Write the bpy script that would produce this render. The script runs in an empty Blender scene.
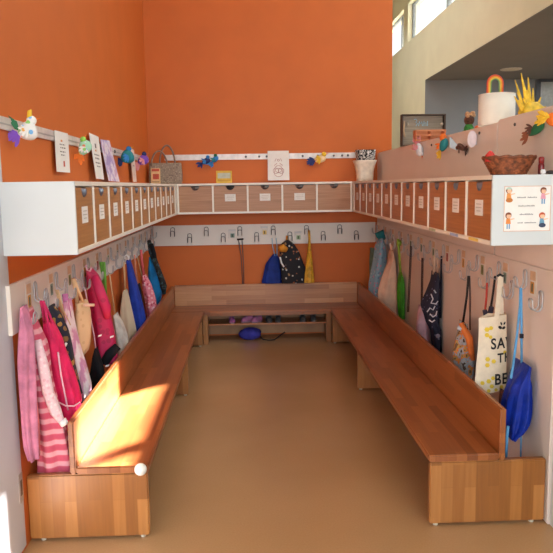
import bpy, bmesh, math, random
from mathutils import Vector, Matrix
random.seed(7)
PI = math.pi
S = bpy.context.scene
COL = S.collection

# ------------------------------------------------------------------ camera
CX, CD, CZ = 1.0383, 7.3811, 1.6098
PITCH, YAW, ROLL, F = math.radians(7.5227), math.radians(2.2226), math.radians(-0.867), 689.0
fw = Vector((math.sin(YAW)*math.cos(PITCH), math.cos(YAW)*math.cos(PITCH), -math.sin(PITCH)))
r0 = Vector((math.cos(YAW), -math.sin(YAW), 0)); u0 = r0.cross(fw)
rt = r0*math.cos(ROLL)+u0*math.sin(ROLL); up = -r0*math.sin(ROLL)+u0*math.cos(ROLL)
CAM = Vector((CX, -CD, CZ))
cd = bpy.data.cameras.new('camera'); cam = bpy.data.objects.new('camera', cd); COL.objects.link(cam)
cd.sensor_width = 36; cd.sensor_fit = 'HORIZONTAL'; cd.lens = 36*F/553
cd.clip_start = 0.05; cd.clip_end = 200
m3 = Matrix((rt, up, -fw)).transposed()
cam.matrix_world = Matrix.Translation(CAM) @ m3.to_4x4()
S.camera = cam

def un(u, v, ax, val):            # measured point of the photo -> place in the room
    d = fw + rt*((u-276.5)/F) - up*((v-276.5)/F)
    i = 'xyz'.index(ax)
    return CAM + d*((val-CAM[i])/d[i])

# ------------------------------------------------------------------ materials
def lin(c):
    return tuple(((x/255)/12.92 if x/255 <= .04045 else ((x/255+.055)/1.055)**2.4) for x in c)
def mix(c, k): return tuple(max(0, min(255, x*k)) for x in c)
MATS = {}
def base(name):
    m = bpy.data.materials.new(name); m.use_nodes = True
    nt = m.node_tree; b = nt.nodes['Principled BSDF']
    return m, nt, b
def N(nt, t, **kw):
    n = nt.nodes.new(t)
    for k, v in kw.items():
        if k in n.inputs: n.inputs[k].default_value = v
        else: setattr(n, k, v)
    return n
def ramp(nt, stops, interp='LINEAR'):
    r = nt.nodes.new('ShaderNodeValToRGB'); cr = r.color_ramp; cr.interpolation = interp
    while len(cr.elements) < len(stops): cr.elements.new(.5)
    for e, (p, c) in zip(cr.elements, stops): e.position = p; e.color = (*lin(c), 1)
    return r
def plain(name, c, rough=.6, metal=0, var=.06, scale=20, bump=0, bscale=None, spec=.5, coat=0):
    """one colour with a light procedural mottling"""
    if name in MATS: return MATS[name]
    m, nt, b = base(name)
    tc = N(nt, 'ShaderNodeTexCoord')
    no = N(nt, 'ShaderNodeTexNoise', Scale=scale, Detail=4.0)
    nt.links.new(tc.outputs['Object'], no.inputs['Vector'])
    r = ramp(nt, [(.3, mix(c, 1-var)), (.7, mix(c, 1+var))])
    nt.links.new(no.outputs['Fac'], r.inputs['Fac'])
    nt.links.new(r.outputs['Color'], b.inputs['Base Color'])
    b.inputs['Roughness'].default_value = rough; b.inputs['Metallic'].default_value = metal
    b.inputs['Specular IOR Level'].default_value = spec
    if coat: b.inputs['Coat Weight'].default_value = coat
    if bump:
        n2 = N(nt, 'ShaderNodeTexNoise', Scale=bscale or scale*4, Detail=3.0)
        nt.links.new(tc.outputs['Object'], n2.inputs['Vector'])
        bp = N(nt, 'ShaderNodeBump', Strength=bump, Distance=.01)
        nt.links.new(n2.outputs['Fac'], bp.inputs['Height']); nt.links.new(bp.outputs['Normal'], b.inputs['Normal'])
    MATS[name] = m; return m
def cloth(name, c, rough=.85, var=.12): return plain(name, c, rough, 0, var, 14, .5, 45, .25)
def wood(name, la, wa, dark, mid, light, lw=.42, rw=.05, rough=.33, coat=.15):
    """finger-jointed staves; la / wa = axes ('x','y','z') along and across the staves"""
    if name in MATS: return MATS[name]
    m, nt, b = base(name)
    tc = N(nt, 'ShaderNodeTexCoord'); sp = N(nt, 'ShaderNodeSeparateXYZ'); cb = N(nt, 'ShaderNodeCombineXYZ')
    nt.links.new(tc.outputs['Object'], sp.inputs[0])
    nt.links.new(sp.outputs[la.upper()], cb.inputs[0]); nt.links.new(sp.outputs[wa.upper()], cb.inputs[1])
    br = N(nt, 'ShaderNodeTexBrick', Scale=1.0); br.offset = .37; br.offset_frequency = 2; br.squash = 1
    br.inputs['Color1'].default_value = (0, 0, 0, 1); br.inputs['Color2'].default_value = (1, 1, 1, 1)
    br.inputs['Mortar'].default_value = (.35, .35, .35, 1)
    br.inputs['Mortar Size'].default_value = .0008; br.inputs['Brick Width'].default_value = lw; br.inputs['Row Height'].default_value = rw
    nt.links.new(cb.outputs[0], br.inputs['Vector'])
    mp = N(nt, 'ShaderNodeMapping'); mp.inputs['Scale'].default_value = (3, 60, 1)
    nt.links.new(cb.outputs[0], mp.inputs['Vector'])
    no = N(nt, 'ShaderNodeTexNoise', Scale=1.0, Detail=5.0); nt.links.new(mp.outputs[0], no.inputs['Vector'])
    mx = N(nt, 'ShaderNodeMix'); mx.data_type = 'FLOAT'; mx.inputs[0].default_value = .45
    nt.links.new(br.outputs['Color'], mx.inputs[2]); nt.links.new(no.outputs['Fac'], mx.inputs[3])
    r = ramp(nt, [(.05, dark), (.45, mid), (.9, light)])
    nt.links.new(mx.outputs[0], r.inputs['Fac']); nt.links.new(r.outputs['Color'], b.inputs['Base Color'])
    b.inputs['Roughness'].default_value = rough; b.inputs['Coat Weight'].default_value = coat; b.inputs['Coat Roughness'].default_value = .25
    MATS[name] = m; return m
def dots(name, bg, cols, scale=40, thr=.28, rough=.8):
    """scattered spots of several colours on a ground"""
    if name in MATS: return MATS[name]
    m, nt, b = base(name)
    tc = N(nt, 'ShaderNodeTexCoord'); v = N(nt, 'ShaderNodeTexVoronoi', Scale=scale)
    nt.links.new(tc.outputs['Object'], v.inputs['Vector'])
    sp = N(nt, 'ShaderNodeSeparateColor'); nt.links.new(v.outputs['Color'], sp.inputs[0])
    k = len(cols)
    r = ramp(nt, [(i/k, c) for i, c in enumerate(cols)], 'CONSTANT'); nt.links.new(sp.outputs[0], r.inputs['Fac'])
    lt = N(nt, 'ShaderNodeMath', operation='LESS_THAN'); nt.links.new(v.outputs['Distance'], lt.inputs[0]); lt.inputs[1].default_value = thr
    mx = N(nt, 'ShaderNodeMix'); mx.data_type = 'RGBA'
    nt.links.new(lt.outputs[0], mx.inputs[0]); mx.inputs[6].default_value = (*lin(bg), 1); nt.links.new(r.outputs['Color'], mx.inputs[7])
    nt.links.new(mx.outputs[2], b.inputs['Base Color']); b.inputs['Roughness'].default_value = rough
    MATS[name] = m; return m
def stripes(name, axis, period, stops, rough=.8, distort=0.0, interp='LINEAR'):
    if name in MATS: return MATS[name]
    m, nt, b = base(name)
    tc = N(nt, 'ShaderNodeTexCoord')
    w = N(nt, 'ShaderNodeTexWave'); w.bands_direction = axis.upper(); w.wave_profile = 'SIN'
    w.inputs['Scale'].default_value = .314/period; w.inputs['Distortion'].default_value = distort; w.inputs['Detail Scale'].default_value = 3.0
    nt.links.new(tc.outputs['Object'], w.inputs['Vector'])
    r = ramp(nt, stops, interp); nt.links.new(w.outputs['Fac'], r.inputs['Fac'])
    nt.links.new(r.outputs['Color'], b.inputs['Base Color']); b.inputs['Roughness'].default_value = rough
    MATS[name] = m; return m
def patches(name, stops, scale=25, rough=.8):
    if name in MATS: return MATS[name]
    m, nt, b = base(name)
    tc = N(nt, 'ShaderNodeTexCoord'); no = N(nt, 'ShaderNodeTexNoise', Scale=scale, Detail=2.0)
    nt.links.new(tc.outputs['Object'], no.inputs['Vector'])
    r = ramp(nt, stops, 'CONSTANT'); nt.links.new(no.outputs['Fac'], r.inputs['Fac'])
    nt.links.new(r.outputs['Color'], b.inputs['Base Color']); b.inputs['Roughness'].default_value = rough
    MATS[name] = m; return m
def glow(name, c, s):
    m, nt, b = base(name)
    b.inputs['Base Color'].default_value = (*lin(c), 1); b.inputs['Emission Color'].default_value = (*lin(c), 1); b.inputs['Emission Strength'].default_value = s
    MATS[name] = m; return m

ORANGE = plain('orange_paint', (206, 106, 43), .55, 0, .02, 3, .05, 160, .35)
WHITE = plain('white_laminate', (206, 210, 212), .35, 0, .01, 5)
EDGE = plain('cream_edge', (242, 234, 222), .4, 0, .015, 8)
PART = plain('partition_paint', (226, 212, 204), .5, 0, .015, 3, .03, 120, .35)
CREAM = plain('cream_plaster', (212, 209, 186), .8, 0, .02, 2)
GREYP = plain('grey_plaster', (132, 140, 144), .8, 0, .02, 2)
GREYC = plain('grey_ceiling_paint', (116, 118, 118), .85, 0, .02, 2)
BOARD = plain('board_laminate', (232, 224, 216), .4, 0, .01, 5)
STEEL = plain('grey_steel', (186, 186, 190), .4, .6, .05, 30)
DSTEEL = plain('dark_steel', (104, 100, 100), .35, .8, .05, 30)
DARK = plain('dark_slot', (30, 24, 20), .7)
PAPER = plain('white_paper', (236, 232, 228), .8, 0, .015, 20)
LINK = plain('faint_ink', (196, 188, 180), .8)
INK = plain('grey_ink', (120, 112, 112), .8)
BLACK = plain('black_print', (26, 24, 28), .7)
SEATM = {}
W_SEAT = wood('seat_wood', 'y', 'x', (112, 58, 26), (144, 80, 40), (166, 98, 52))
W_SEATX = wood('back_seat_wood', 'x', 'y', (112, 58, 26), (144, 80, 40), (166, 98, 52))
W_BACKY = wood('backrest_wood', 'y', 'z', (116, 62, 28), (148, 84, 42), (170, 102, 54))
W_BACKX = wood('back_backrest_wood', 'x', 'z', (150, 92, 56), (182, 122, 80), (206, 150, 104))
W_END = wood('end_panel_wood', 'z', 'x', (126, 76, 34), (154, 96, 44), (184, 124, 66), .3, .055)
W_SUP = wood('support_wood', 'z', 'x', (134, 80, 40), (158, 102, 54), (178, 122, 70), .4, .055)
W_SHOE = wood('shoe_shelf_wood', 'x', 'y', (140, 78, 36), (166, 98, 50), (186, 120, 66))

# ------------------------------------------------------------------ geometry collector
class MB:
    def __init__(s): s.v = []; s.f = []; s.m = []; s.mats = []; s.cur = 0
    def mat(s, m):
        if m not in s.mats: s.mats.append(m)
        s.cur = s.mats.index(m); return s
    def add(s, vs, fs):
        k = len(s.v); s.v += [tuple(p) for p in vs]
        for f in fs: s.f.append([i+k for i in f]); s.m.append(s.cur)
        return s
    def box(s, x0, x1, y0, y1, z0, z1):
        x0, x1 = sorted((x0, x1)); y0, y1 = sorted((y0, y1)); z0, z1 = sorted((z0, z1))
        v = [(x, y, z) for z in (z0, z1) for y in (y0, y1) for x in (x0, x1)]
        return s.add(v, [(0, 2, 3, 1), (4, 5, 7, 6), (0, 1, 5, 4), (2, 6, 7, 3), (0, 4, 6, 2), (1, 3, 7, 5)])
    def loft(s, rings, cap0=True, cap1=True, closed=True):
        n = len(rings[0]); vs = [p for r in rings for p in r]; fs = []
        for a in range(len(rings)-1):
            for i in range(n if closed else n-1):
                j = (i+1) % n
                fs.append((a*n+i, a*n+j, (a+1)*n+j, (a+1)*n+i))
        if cap0: fs.append(tuple(range(n))[::-1])
        if cap1: fs.append(tuple((len(rings)-1)*n+i for i in range(n)))
        return s.add(vs, fs)
    def tube(s, pts, r, seg=8, closed=False):
        P = [Vector(p) for p in pts]; n = len(P); rings = []
        prev = None
        for i in range(n):
            a = P[(i-1) % n] if (closed or i > 0) else P[i]
            b = P[(i+1) % n] if (closed or i < n-1) else P[i]
            t = (b-a).normalized()
            if prev is None:
                h = Vector((0, 0, 1)) if abs(t.z) < .9 else Vector((1, 0, 0))
                nrm = t.cross(h).normalized()
            else:
                nrm = (prev-t*prev.dot(t))
                nrm = nrm.normalized() if nrm.length > 1e-6 else t.orthogonal().normalized()
            prev = nrm; bn = t.cross(nrm)
            rr = r[i] if isinstance(r, (list, tuple)) else r
            rings.append([P[i]+nrm*(rr*math.cos(2*PI*k/seg))+bn*(rr*math.sin(2*PI*k/seg)) for k in range(seg)])
        if closed:
            rings.append(rings[0]); return s.loft(rings, False, False)
        return s.loft(rings)
    def ball(s, c, r, seg=14, ring=9):
        if not isinstance(r, (tuple, list)): r = (r, r, r)
        rings = []
        for a in range(ring+1):
            t = PI*(a+.02)/(ring+.04)
            rings.append([(c[0]+r[0]*math.sin(t)*math.cos(2*PI*k/seg), c[1]+r[1]*math.sin(t)*math.sin(2*PI*k/seg), c[2]-r[2]*math.cos(t)) for k in range(seg)])
        return s.loft(rings)
    def quad(s, pts, th=None):
        """flat polygon, given thickness along its normal"""
        P = [Vector(p) for p in pts]
        n = (P[1]-P[0]).cross(P[2]-P[0]).normalized()
        k = len(P)
        if not th: return s.add(P, [tuple(range(k))])
        A = [p-n*th/2 for p in P]; B = [p+n*th/2 for p in P]
        fs = [tuple(range(k))[::-1], tuple(range(k, 2*k))]+[(i, (i+1) % k, k+(i+1) % k, k+i) for i in range(k)]
        return s.add(A+B, fs)
    def build(s, name, mat=None, parent=None, bevel=0, smooth=False, sub=0, seg=2):
        me = bpy.data.meshes.new(name)
        off = Vector((0, 0, 0)); q = parent
        while q: off += q.location; q = q.parent
        me.from_pydata([tuple(Vector(p)-off) for p in s.v], [], s.f)
        mats = s.mats or [mat]
        for m in mats: me.materials.append(m)
        if s.mats:
            for p, i in zip(me.polygons, s.m): p.material_index = i
        bm = bmesh.new(); bm.from_mesh(me)
        bmesh.ops.remove_doubles(bm, verts=bm.verts, dist=1e-6)
        bmesh.ops.recalc_face_normals(bm, faces=bm.faces)
        if bevel:
            es = [e for e in bm.edges if len(e.link_faces) == 2 and e.calc_face_angle(0) > .6]
            bmesh.ops.bevel(bm, geom=es, offset=bevel, segments=seg, affect='EDGES', clamp_overlap=True)
        bm.to_mesh(me); bm.free()
        if smooth:
            for p in me.polygons: p.use_smooth = True
        o = bpy.data.objects.new(name, me); COL.objects.link(o)
        if parent: o.parent = parent
        if sub:
            md = o.modifiers.new('soft', 'SUBSURF'); md.levels = sub; md.render_levels = sub
        return o
def tag(o, label, cat, group=None):
    o['label'] = label; o['category'] = cat
    if group: o['group'] = group
    return o
def thing(name, label, cat, loc=(0, 0, 0), group=None, rz=0):
    o = bpy.data.objects.new(name, None); COL.objects.link(o); o.location = loc; o.rotation_euler.z = rz
    o.empty_display_size = .05
    return tag(o, label, cat, group)
def struct(o): o['kind'] = 'structure'; return o
def copy_tree(o, parent=None):
    c = o.copy(); COL.objects.link(c); c.parent = parent
    for ch in list(o.children): copy_tree(ch, c)
    return c
def box(*a): return MB().box(*a)
ORD = ['first', 'second', 'third', 'fourth', 'fifth', 'sixth', 'seventh', 'eighth', 'ninth', 'tenth', 'eleventh', 'twelfth']

# ------------------------------------------------------------------ the setting
W = 2.4176
H = 5.7
XC = 4.2                                     # far cream wall beyond the partition
fm, nt, b = base('linoleum')
tc = N(nt, 'ShaderNodeTexCoord'); n1 = N(nt, 'ShaderNodeTexNoise', Scale=1.3, Detail=3.0); n2 = N(nt, 'ShaderNodeTexNoise', Scale=120.0, Detail=3.0)
for n_ in (n1, n2): nt.links.new(tc.outputs['Object'], n_.inputs['Vector'])
mx = N(nt, 'ShaderNodeMix'); mx.data_type = 'FLOAT'; mx.inputs[0].default_value = .4
nt.links.new(n1.outputs['Fac'], mx.inputs[2]); nt.links.new(n2.outputs['Fac'], mx.inputs[3])
r = ramp(nt, [(.3, (172, 132, 92)), (.7, (188, 147, 106))]); nt.links.new(mx.outputs[0], r.inputs['Fac']); nt.links.new(r.outputs['Color'], b.inputs['Base Color'])
b.inputs['Roughness'].default_value = .24; b.inputs['Specular IOR Level'].default_value = .5
bp = N(nt, 'ShaderNodeBump', Strength=.04, Distance=.004); nt.links.new(n2.outputs['Fac'], bp.inputs['Height']); nt.links.new(bp.outputs['Normal'], b.inputs['Normal'])
struct(box(-1, 8, -10, 12, -.1, 0).build('floor', fm))
struct(box(-1.2, XC+.25, -10.2, 12, H, H+.2).build('ceiling', CREAM))
struct(box(-.2, 2.57, 0, .15, 0, H).build('wall_back', ORANGE))
struct(box(-.2, 0, -4.45, 0, 0, H).build('wall_left', ORANGE))
struct(box(-1.2, -.2, -4.45, -4.35, 0, H).build('wall_left_return', CREAM))
struct(box(-1.2, -1, -10, -4.45, 0, H).build('wall_left_front', CREAM))
struct(box(-.2, XC+.25, 11.8, 12, 0, H).build('wall_far', CREAM))
struct(box(-.2, 0, .15, 11.8, 0, H).build('wall_left_far', CREAM))
# right: low partition, two panels with a small step on top, and its white end post
struct(box(W, W+.14, -3.565, 0, 0, 1.937).build('wall_right', PART, bevel=.006))
struct(box(W, W+.14, -4.36, -3.567, 0, 1.95).build('wall_right_front', PART, bevel=.006))
struct(box(W+.012, W+.17, -4.44, -4.36, 0, 1.95).build('trim_1', WHITE, bevel=.004))
# cream wall beyond with clerestory windows over a grey recess
cw = MB()
cw.box(XC, XC+.25, -10, 12, 3.42, 4.33)
cw.box(XC, XC+.25, 5.1, 12, 0, 3.42); cw.box(XC, XC+.002, 5.02, 5.1, 0, 3.42)
cw.box(XC, XC+.25, -10, 12, 5.05, H)
PIERS = [(-10, -9.4), (-6.0, -5.0), (.93, 2.2), (6.4, 6.78), (10.5, 12)]
for a, c in PIERS: cw.box(XC, XC+.25, a, c, 4.33, 5.05)
struct(cw.build('wall_right_far', CREAM))
WFR = plain('window_frame_grey', (120, 124, 128), .4, .2)
GLASS, nt, b = base('window_glass'); b.inputs['Roughness'].default_value = .02; b.inputs['Base Color'].default_value = (.95, .98, 1, 1)
tr = N(nt, 'ShaderNodeBsdfTransparent'); mxs = N(nt, 'ShaderNodeMixShader'); mxs.inputs[0].default_value = .08
nt.links.new(tr.outputs[0], mxs.inputs[1]); nt.links.new(b.outputs[0], mxs.inputs[2]); nt.links.new(mxs.outputs[0], nt.nodes['Material Output'].inputs[0])
wins = [(-9.4, -6.0, [-7.7]), (-5.0, .93, [-2.6, -.27]), (2.2, 6.4, [4.0]), (6.78, 10.5, [7.3])]
for k, (a, c, ms) in enumerate(wins):
    g = bpy.data.objects.new('window_%d' % (k+1), None); COL.objects.link(g); g.location = (XC+.1, (a+c)/2, 4.33); struct(g)
    fr = MB(); x0, x1 = XC+.08, XC+.14
    fr.box(x0, x1, a, c, 4.33, 4.36); fr.box(x0, x1, a, c, 5.02, 5.05)
    for y in [a+.02]+ms+[c-.02]: fr.box(x0, x1, y-.045, y+.045, 4.36, 5.02)
    fr.build('window_frame', WFR, g)
    box(XC+.105, XC+.111, a, c, 4.36, 5.02).build('window_pane', GLASS, g)
struct(box(XC+.002, 8, -10, 5.1, 3.413, 3.5).build('ceiling_recess', GREYC))
struct(box(XC+.002, 8, 5.02, 5.1, 0, 3.413).build('wall_recess_back', GREYP))
struct(box(7.9, 8, -10, 12, 0, 3.42).build('wall_recess_right', GREYP))
g = bpy.data.objects.new('window_5', None); COL.objects.link(g); g.location = (6.9, 5.0, 1); struct(g)
fr = MB()
for a in (6.22, 6.9, 7.58): fr.box(a-.04, a+.04, 4.97, 5.03, 1, 3.4)
for z in (1.0, 3.36): fr.box(6.22, 7.58, 4.97, 5.03, z, z+.06)
fr.build('window_frame', plain('recess_frame', (84, 88, 92), .4), g)
box(6.24, 7.56, 5.0, 5.01, 1.03, 3.38).build('window_pane', plain('frosted_pane', (176, 184, 180), .2), g)
# ceiling spotlight in the recess
t = thing('ceiling_downlight', 'small round ceiling downlight in the grey soffit above the white lampshade shape', 'ceiling light', (5.31, 3.9, 3.4))
rim = MB().loft([[(5.31+r_*math.cos(2*PI*k/24), 3.9+r_*math.sin(2*PI*k/24), z) for k in range(24)] for r_, z in ((.17, 3.42), (.17, 3.405), (.13, 3.402))], True, False)
rim.build('rim', plain('downlight_rim', (190, 186, 176), .5), t, smooth=True)
MB().loft([[(5.31+r_*math.cos(2*PI*k/24), 3.9+r_*math.sin(2*PI*k/24), z) for k in range(24)] for r_, z in ((.13, 3.403), (.12, 3.41))]).build('diffuser', plain('downlight_glass', (196, 190, 172), .5), t)
# front wall behind the viewer, with a wide window
fwall = MB(); fwall.box(-1.2, 8, -10.2, -10, 0, .5); fwall.box(XC+.25, 8, -10.2, -10, .5, 3.42); fwall.box(-1.2, XC+.25, -10.2, -10, 4.6, H)
for a, c in ((-1.2, -.6), (3.6, XC+.25)): fwall.box(a, c, -10.2, -10, .5, 4.6)
struct(fwall.build('wall_front', CREAM))
# skirting along the back of the right partition bottom is hidden by the benches; door leaf on the left
DOORM = plain('door_laminate', (196, 198, 206), .45, 0, .02, 3)
d1 = struct(box(-.05, .003, -5.35, -4.40, .012, 2.1).build('door_1', DOORM, bevel=.003))
lp = MB().mat(STEEL).box(.003, .0055, -4.452, -4.404, .232, .362).mat(DSTEEL).box(.0055, .0065, -4.438, -4.416, .262, .332)
lp.build('latch_plate', None, d1)

# ------------------------------------------------------------------ cubby shelves and their boxes
ZT, ZB, DS = 1.6404, 1.3315, .312
PT = .02                                     # board thickness
def frame_mat_box(m, *a): m.box(*a)
def build_shelf(name, label, kind):
    if kind == 'back': loc = (1.21, -.14, ZB)
    elif kind == 'left': loc = (.156, -2.2, ZB)
    else: loc = (W-.156, -2.2, ZB)
    t = thing(name, label, 'cubby shelf', loc)
    if kind == 'back':
        x0, x1 = DS+.001, W-DS-.001
        box(x0, x1, -.29, -.003, ZT-PT, ZT).build('top_panel', EDGE, t, .0015)
        box(x0, x1, -.29, -.003, ZB, ZB+PT).build('bottom_panel', EDGE, t, .0015)
        box(x0, x1, -.012, -.003, ZB+PT, ZT-PT).build('back_panel', WHITE, t)
        for k in range(6):
            x = x0+.009+(x1-x0-.018)*k/5
            box(x-.009, x+.009, -.29, -.012, ZB+PT, ZT-PT).build('side_panel' if k in (0, 5) else 'divider', EDGE, t, .0015)
        return t
    sg = 1 if kind == 'left' else -1
    wx = 0 if kind == 'left' else W
    X = lambda d: wx+sg*d
    yn = -4.428 if kind == 'left' else -4.369
    d0 = -4.077 if kind == 'left' else -4.011
    fx = DS
    box(X(.003), X(fx), yn, -.003, ZT-PT, ZT).build('top_panel', EDGE, t, .0015)
    box(X(.003), X(fx), yn, -.003, ZB, ZB+PT).build('bottom_panel', EDGE, t, .0015)
    box(X(.003), X(.012), yn, -.003, ZB+PT, ZT-PT).build('back_panel', WHITE, t)
    box(X(.003), X(fx), yn-.018, yn, ZB, ZT).build('end_panel', WHITE, t, .002)
    for k in range(11):
        y = d0+.361*k
        box(X(.012), X(fx), y-.009, y+.009, ZB+PT, ZT-PT).build('divider', EDGE, t, .0015)
    box(X(.24), X(fx-.002), -.4-.055 if kind == 'left' else -.39, -.291, ZB+PT, ZT-PT).build('corner_filler', EDGE, t)
    if kind == 'right':
        for (y, c) in ((-3.40, (190, 196, 160)), (-3.83, (150, 168, 210)), (-4.14, (226, 196, 96))):
            box(X(fx+.0008), X(fx-.001), y-.07, y+.07, ZB+.003, ZB+.017).build('edge_sticker', plain('sticker_%d' % c[0], c, .6), t)
    return t
build_shelf('cubby_shelf', 'long white cubby shelf of wooden boxes running along the left orange wall', 'left')
build_shelf('cubby_shelf', 'short white cubby shelf with five wooden boxes on the orange back wall', 'back')
build_shelf('cubby_shelf', 'long white cubby shelf along the right partition, poster on its end panel', 'right')

def wood_grain(name, a, b_, c):
    if name in MATS: return MATS[name]
    m, nt, bs = base(name)
    tc = N(nt, 'ShaderNodeTexCoord'); mp = N(nt, 'ShaderNodeMapping'); mp.inputs['Scale'].default_value = (2, 2, 70)
    nt.links.new(tc.outputs['Object'], mp.inputs[0]); no = N(nt, 'ShaderNodeTexNoise', Scale=1.0, Detail=4.0)
    nt.links.new(mp.outputs[0], no.inputs['Vector']); r = ramp(nt, [(.3, a), (.5, b_), (.72, c)])
    nt.links.new(no.outputs['Fac'], r.inputs['Fac']); nt.links.new(r.outputs['Color'], bs.inputs['Base Color']); bs.inputs['Roughness'].default_value = .42
    MATS[name] = m; return m
BOXW = {'left': wood_grain('box_wood_left', (164, 108, 56), (178, 120, 66), (192, 134, 78)),
        'back': wood_grain('box_wood_back', (160, 112, 76), (176, 126, 90), (190, 140, 104)),
        'right': wood_grain('box_wood_right', (160, 94, 44), (176, 108, 54), (190, 122, 66))}
def make_box(kind, label_on=True, dark=False):
    w, h, d = .335, .262, .27
    t = thing('wooden_box', '', 'storage box')
    wm = BOXW[kind]
    m = MB(); th = .012
    # front panel with a half round grip notch at the top
    nseg = 10; nr = .045
    outline = [(-w/2, 0), (w/2, 0), (w/2, h)]+[(nr*math.cos(PI*k/nseg), h-.038*math.sin(PI*k/nseg)) for k in range(nseg+1)]+[(-w/2, h)]
    half = MB(); k_ = len(outline)
    A = [(x, 0, z) for x, z in outline]; B = [(x, th, z) for x, z in outline]
    # triangulated through the notch: left, right and bottom blocks
    def slab(poly):
        P = [(x, 0, z) for x, z in poly]; Q = [(x, th, z) for x, z in poly]; n = len(poly)
        half.add(P+Q, [tuple(range(n)), tuple(range(n, 2*n))[::-1]]+[(i, (i+1) % n, n+(i+1) % n, n+i) for i in range(n)])
    slab([(-w/2, 0), (w/2, 0), (w/2, h-.05), (-w/2, h-.05)])
    arc = [(nr*math.cos(PI*k/nseg), h-.038*math.sin(PI*k/nseg)) for k in range(nseg+1)]
    slab([(0, h-.05), (w/2, h-.05), (w/2, h), ]+arc[:nseg//2+1])
    slab([(-w/2, h-.05), (0, h-.05)]+arc[nseg//2:]+[(-w/2, h)])
    half.build('front_panel', wm, t)
    m.box(-w/2, -w/2+th, th, d, 0, h); m.box(w/2-th, w/2, th, d, 0, h); m.box(-w/2+th, w/2-th, d-th, d, 0, h); m.box(-w/2+th, w/2-th, th, d-th, 0, th)
    m.build('box_body', wm, t)
    # shell grip set in the notch
    g = MB(); rings = []
    for a in range(6):
        f = a/5
        rings.append([((nr-.002)*math.cos(PI*k/12)*math.cos(f*PI/2*.95), -.016*math.sin(f*PI/2)*math.sin(PI*k/12)+.002, h-.002-(.042)*math.sin(PI*k/12)*math.cos(f*PI/2*.9)) for k in range(13)])
    g.loft(rings, False, False, False)
    g.build('grip', BLACK if dark else (DSTEEL if kind == 'back' else plain('blue_grey_steel', (120, 128, 144), .35, .5)), t, smooth=True)
    if label_on:
        c = MB().mat(PAPER).box(-.055, .055, -.0015, 0, .105, .178)
        c.mat(LINK)
        for zz, ww in ((.158, .035), (.142, .04), (.126, .028)): c.box(-ww, ww, -.0022, -.0015, zz-.002, zz+.002)
        c.build('name_label', None, t)
    return t
protos = {}
def place_box(kind, x, y, rz, label, label_on=True, dark=False):
    key = (kind, label_on, dark)
    if key not in protos: o = protos[key] = make_box(*key)
    else: o = copy_tree(protos[key])
    o.location = (x, y, ZB+PT+.0005); o.rotation_euler.z = rz
    o['label'] = label; o['group'] = 'wooden boxes in the %s cubby shelf' % kind
x0, x1 = DS+.01, W-DS-.01
BL = ['plain wooden box without label, leftmost in the back shelf', 'wooden box with black grip and white label, second from left in back shelf',
      'wooden box with grey grip and white label, middle of the back shelf', 'wooden box with white label, second from right in back shelf',
      'plain wooden box without label, rightmost in the back shelf']
for k in range(5):
    place_box('back', x0+(x1-x0)*(k+.5)/5, -.284, 0, BL[k], k in (1, 2, 3), k == 1)
for k in range(11):
    y = -4.077+.361*k-.1805 if k else (-4.428-4.077-.009)/2
    nm = 'nearest' if k == 0 else ('farthest' if k == 10 else ORD[k]+' nearest')
    place_box('left', DS-.006, y, PI/2, 'wooden box with paper label, %s of eleven in the left wall shelf' % nm)
    y = -4.011+.361*k-.1805 if k else (-4.369-4.011-.009)/2
    place_box('right', W-DS+.006, y, -PI/2, 'orange-brown wooden box with paper label, %s of eleven in the right shelf' % nm)

# ------------------------------------------------------------------ coat racks: board, hooks, picture cards
HT, HB = 1.2045, .9884
def hook_mesh(place):
    """looped wire hook; place maps local (across, out, z) to the room"""
    m = MB(); w = .021; pts = []
    for k in range(7):                       # arch against the board
        a = PI*k/6; pts.append((-w*math.cos(a), .007, .032+.016*math.sin(a)))
    side = []
    for k in range(7):
        a = PI*k/6; side.append((.030-.023*math.cos(a), -.020-.026*math.sin(a)))
    pts += [(w, .007, .005)]+[(w, o, z) for o, z in side]+[(w, .054, -.006)]
    for k in range(7):
        a = PI*k/6; pts.append((w*math.cos(a), .055, .002+.012*math.sin(a)))
    pts += [(-w, .054, -.006)]+[(-w, o, z) for o, z in side[::-1]]+[(-w, .007, .005)]
    m.tube([place(*p) for p in pts], .0036, 6, True)
    return m
CARDCOL = [(206, 150, 70), (120, 112, 120), (130, 140, 80), (206, 168, 60), (176, 80, 70), (150, 100, 70), (120, 90, 80), (96, 120, 90), (170, 130, 90), (120, 130, 150), (190, 150, 80), (160, 120, 100)]
def card(m, place, a0, z0, w, h, c, tan=True):
    m.mat(plain('card_sleeve', (220, 212, 204), .3)); q = lambda x, o, z: place(x, o, z)
    def slab(x0, x1, o, z0_, z1_, mat_):
        m.mat(mat_); m.add([q(x0, o, z0_), q(x1, o, z0_), q(x1, o, z1_), q(x0, o, z1_), q(x0, 0.0005, z0_), q(x1, 0.0005, z0_), q(x1, 0.0005, z1_), q(x0, 0.0005, z1_)],
              [(0, 1, 2, 3), (0, 4, 5, 1), (1, 5, 6, 2), (2, 6, 7, 3), (3, 7, 4, 0)])
    slab(a0-w/2, a0+w/2, .002, z0-h/2, z0+h/2, MATS['card_sleeve'])
    if not tan:
        slab(a0-w*.42, a0+w*.42, .003, z0+h*.26, z0+h*.44, plain('card_strip', (206, 204, 204), .6)); c = mix(c, 1.25)
    else: slab(a0-w*.38, a0+w*.38, .003, z0+h*.08, z0+h*.42, plain('card_tan', (212, 178, 146), .6))
    slab(a0-w*.2, a0+w*.3, .003, z0-h*.42, z0+h*.02, plain('card_pic_%d' % int(c[0]), c, .6))
    slab(a0-w*.05, a0+w*.12, .0036, z0-h*.35, z0-h*.05, plain('card_dark_%d' % int(c[1]), mix(c, .55), .6))
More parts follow.
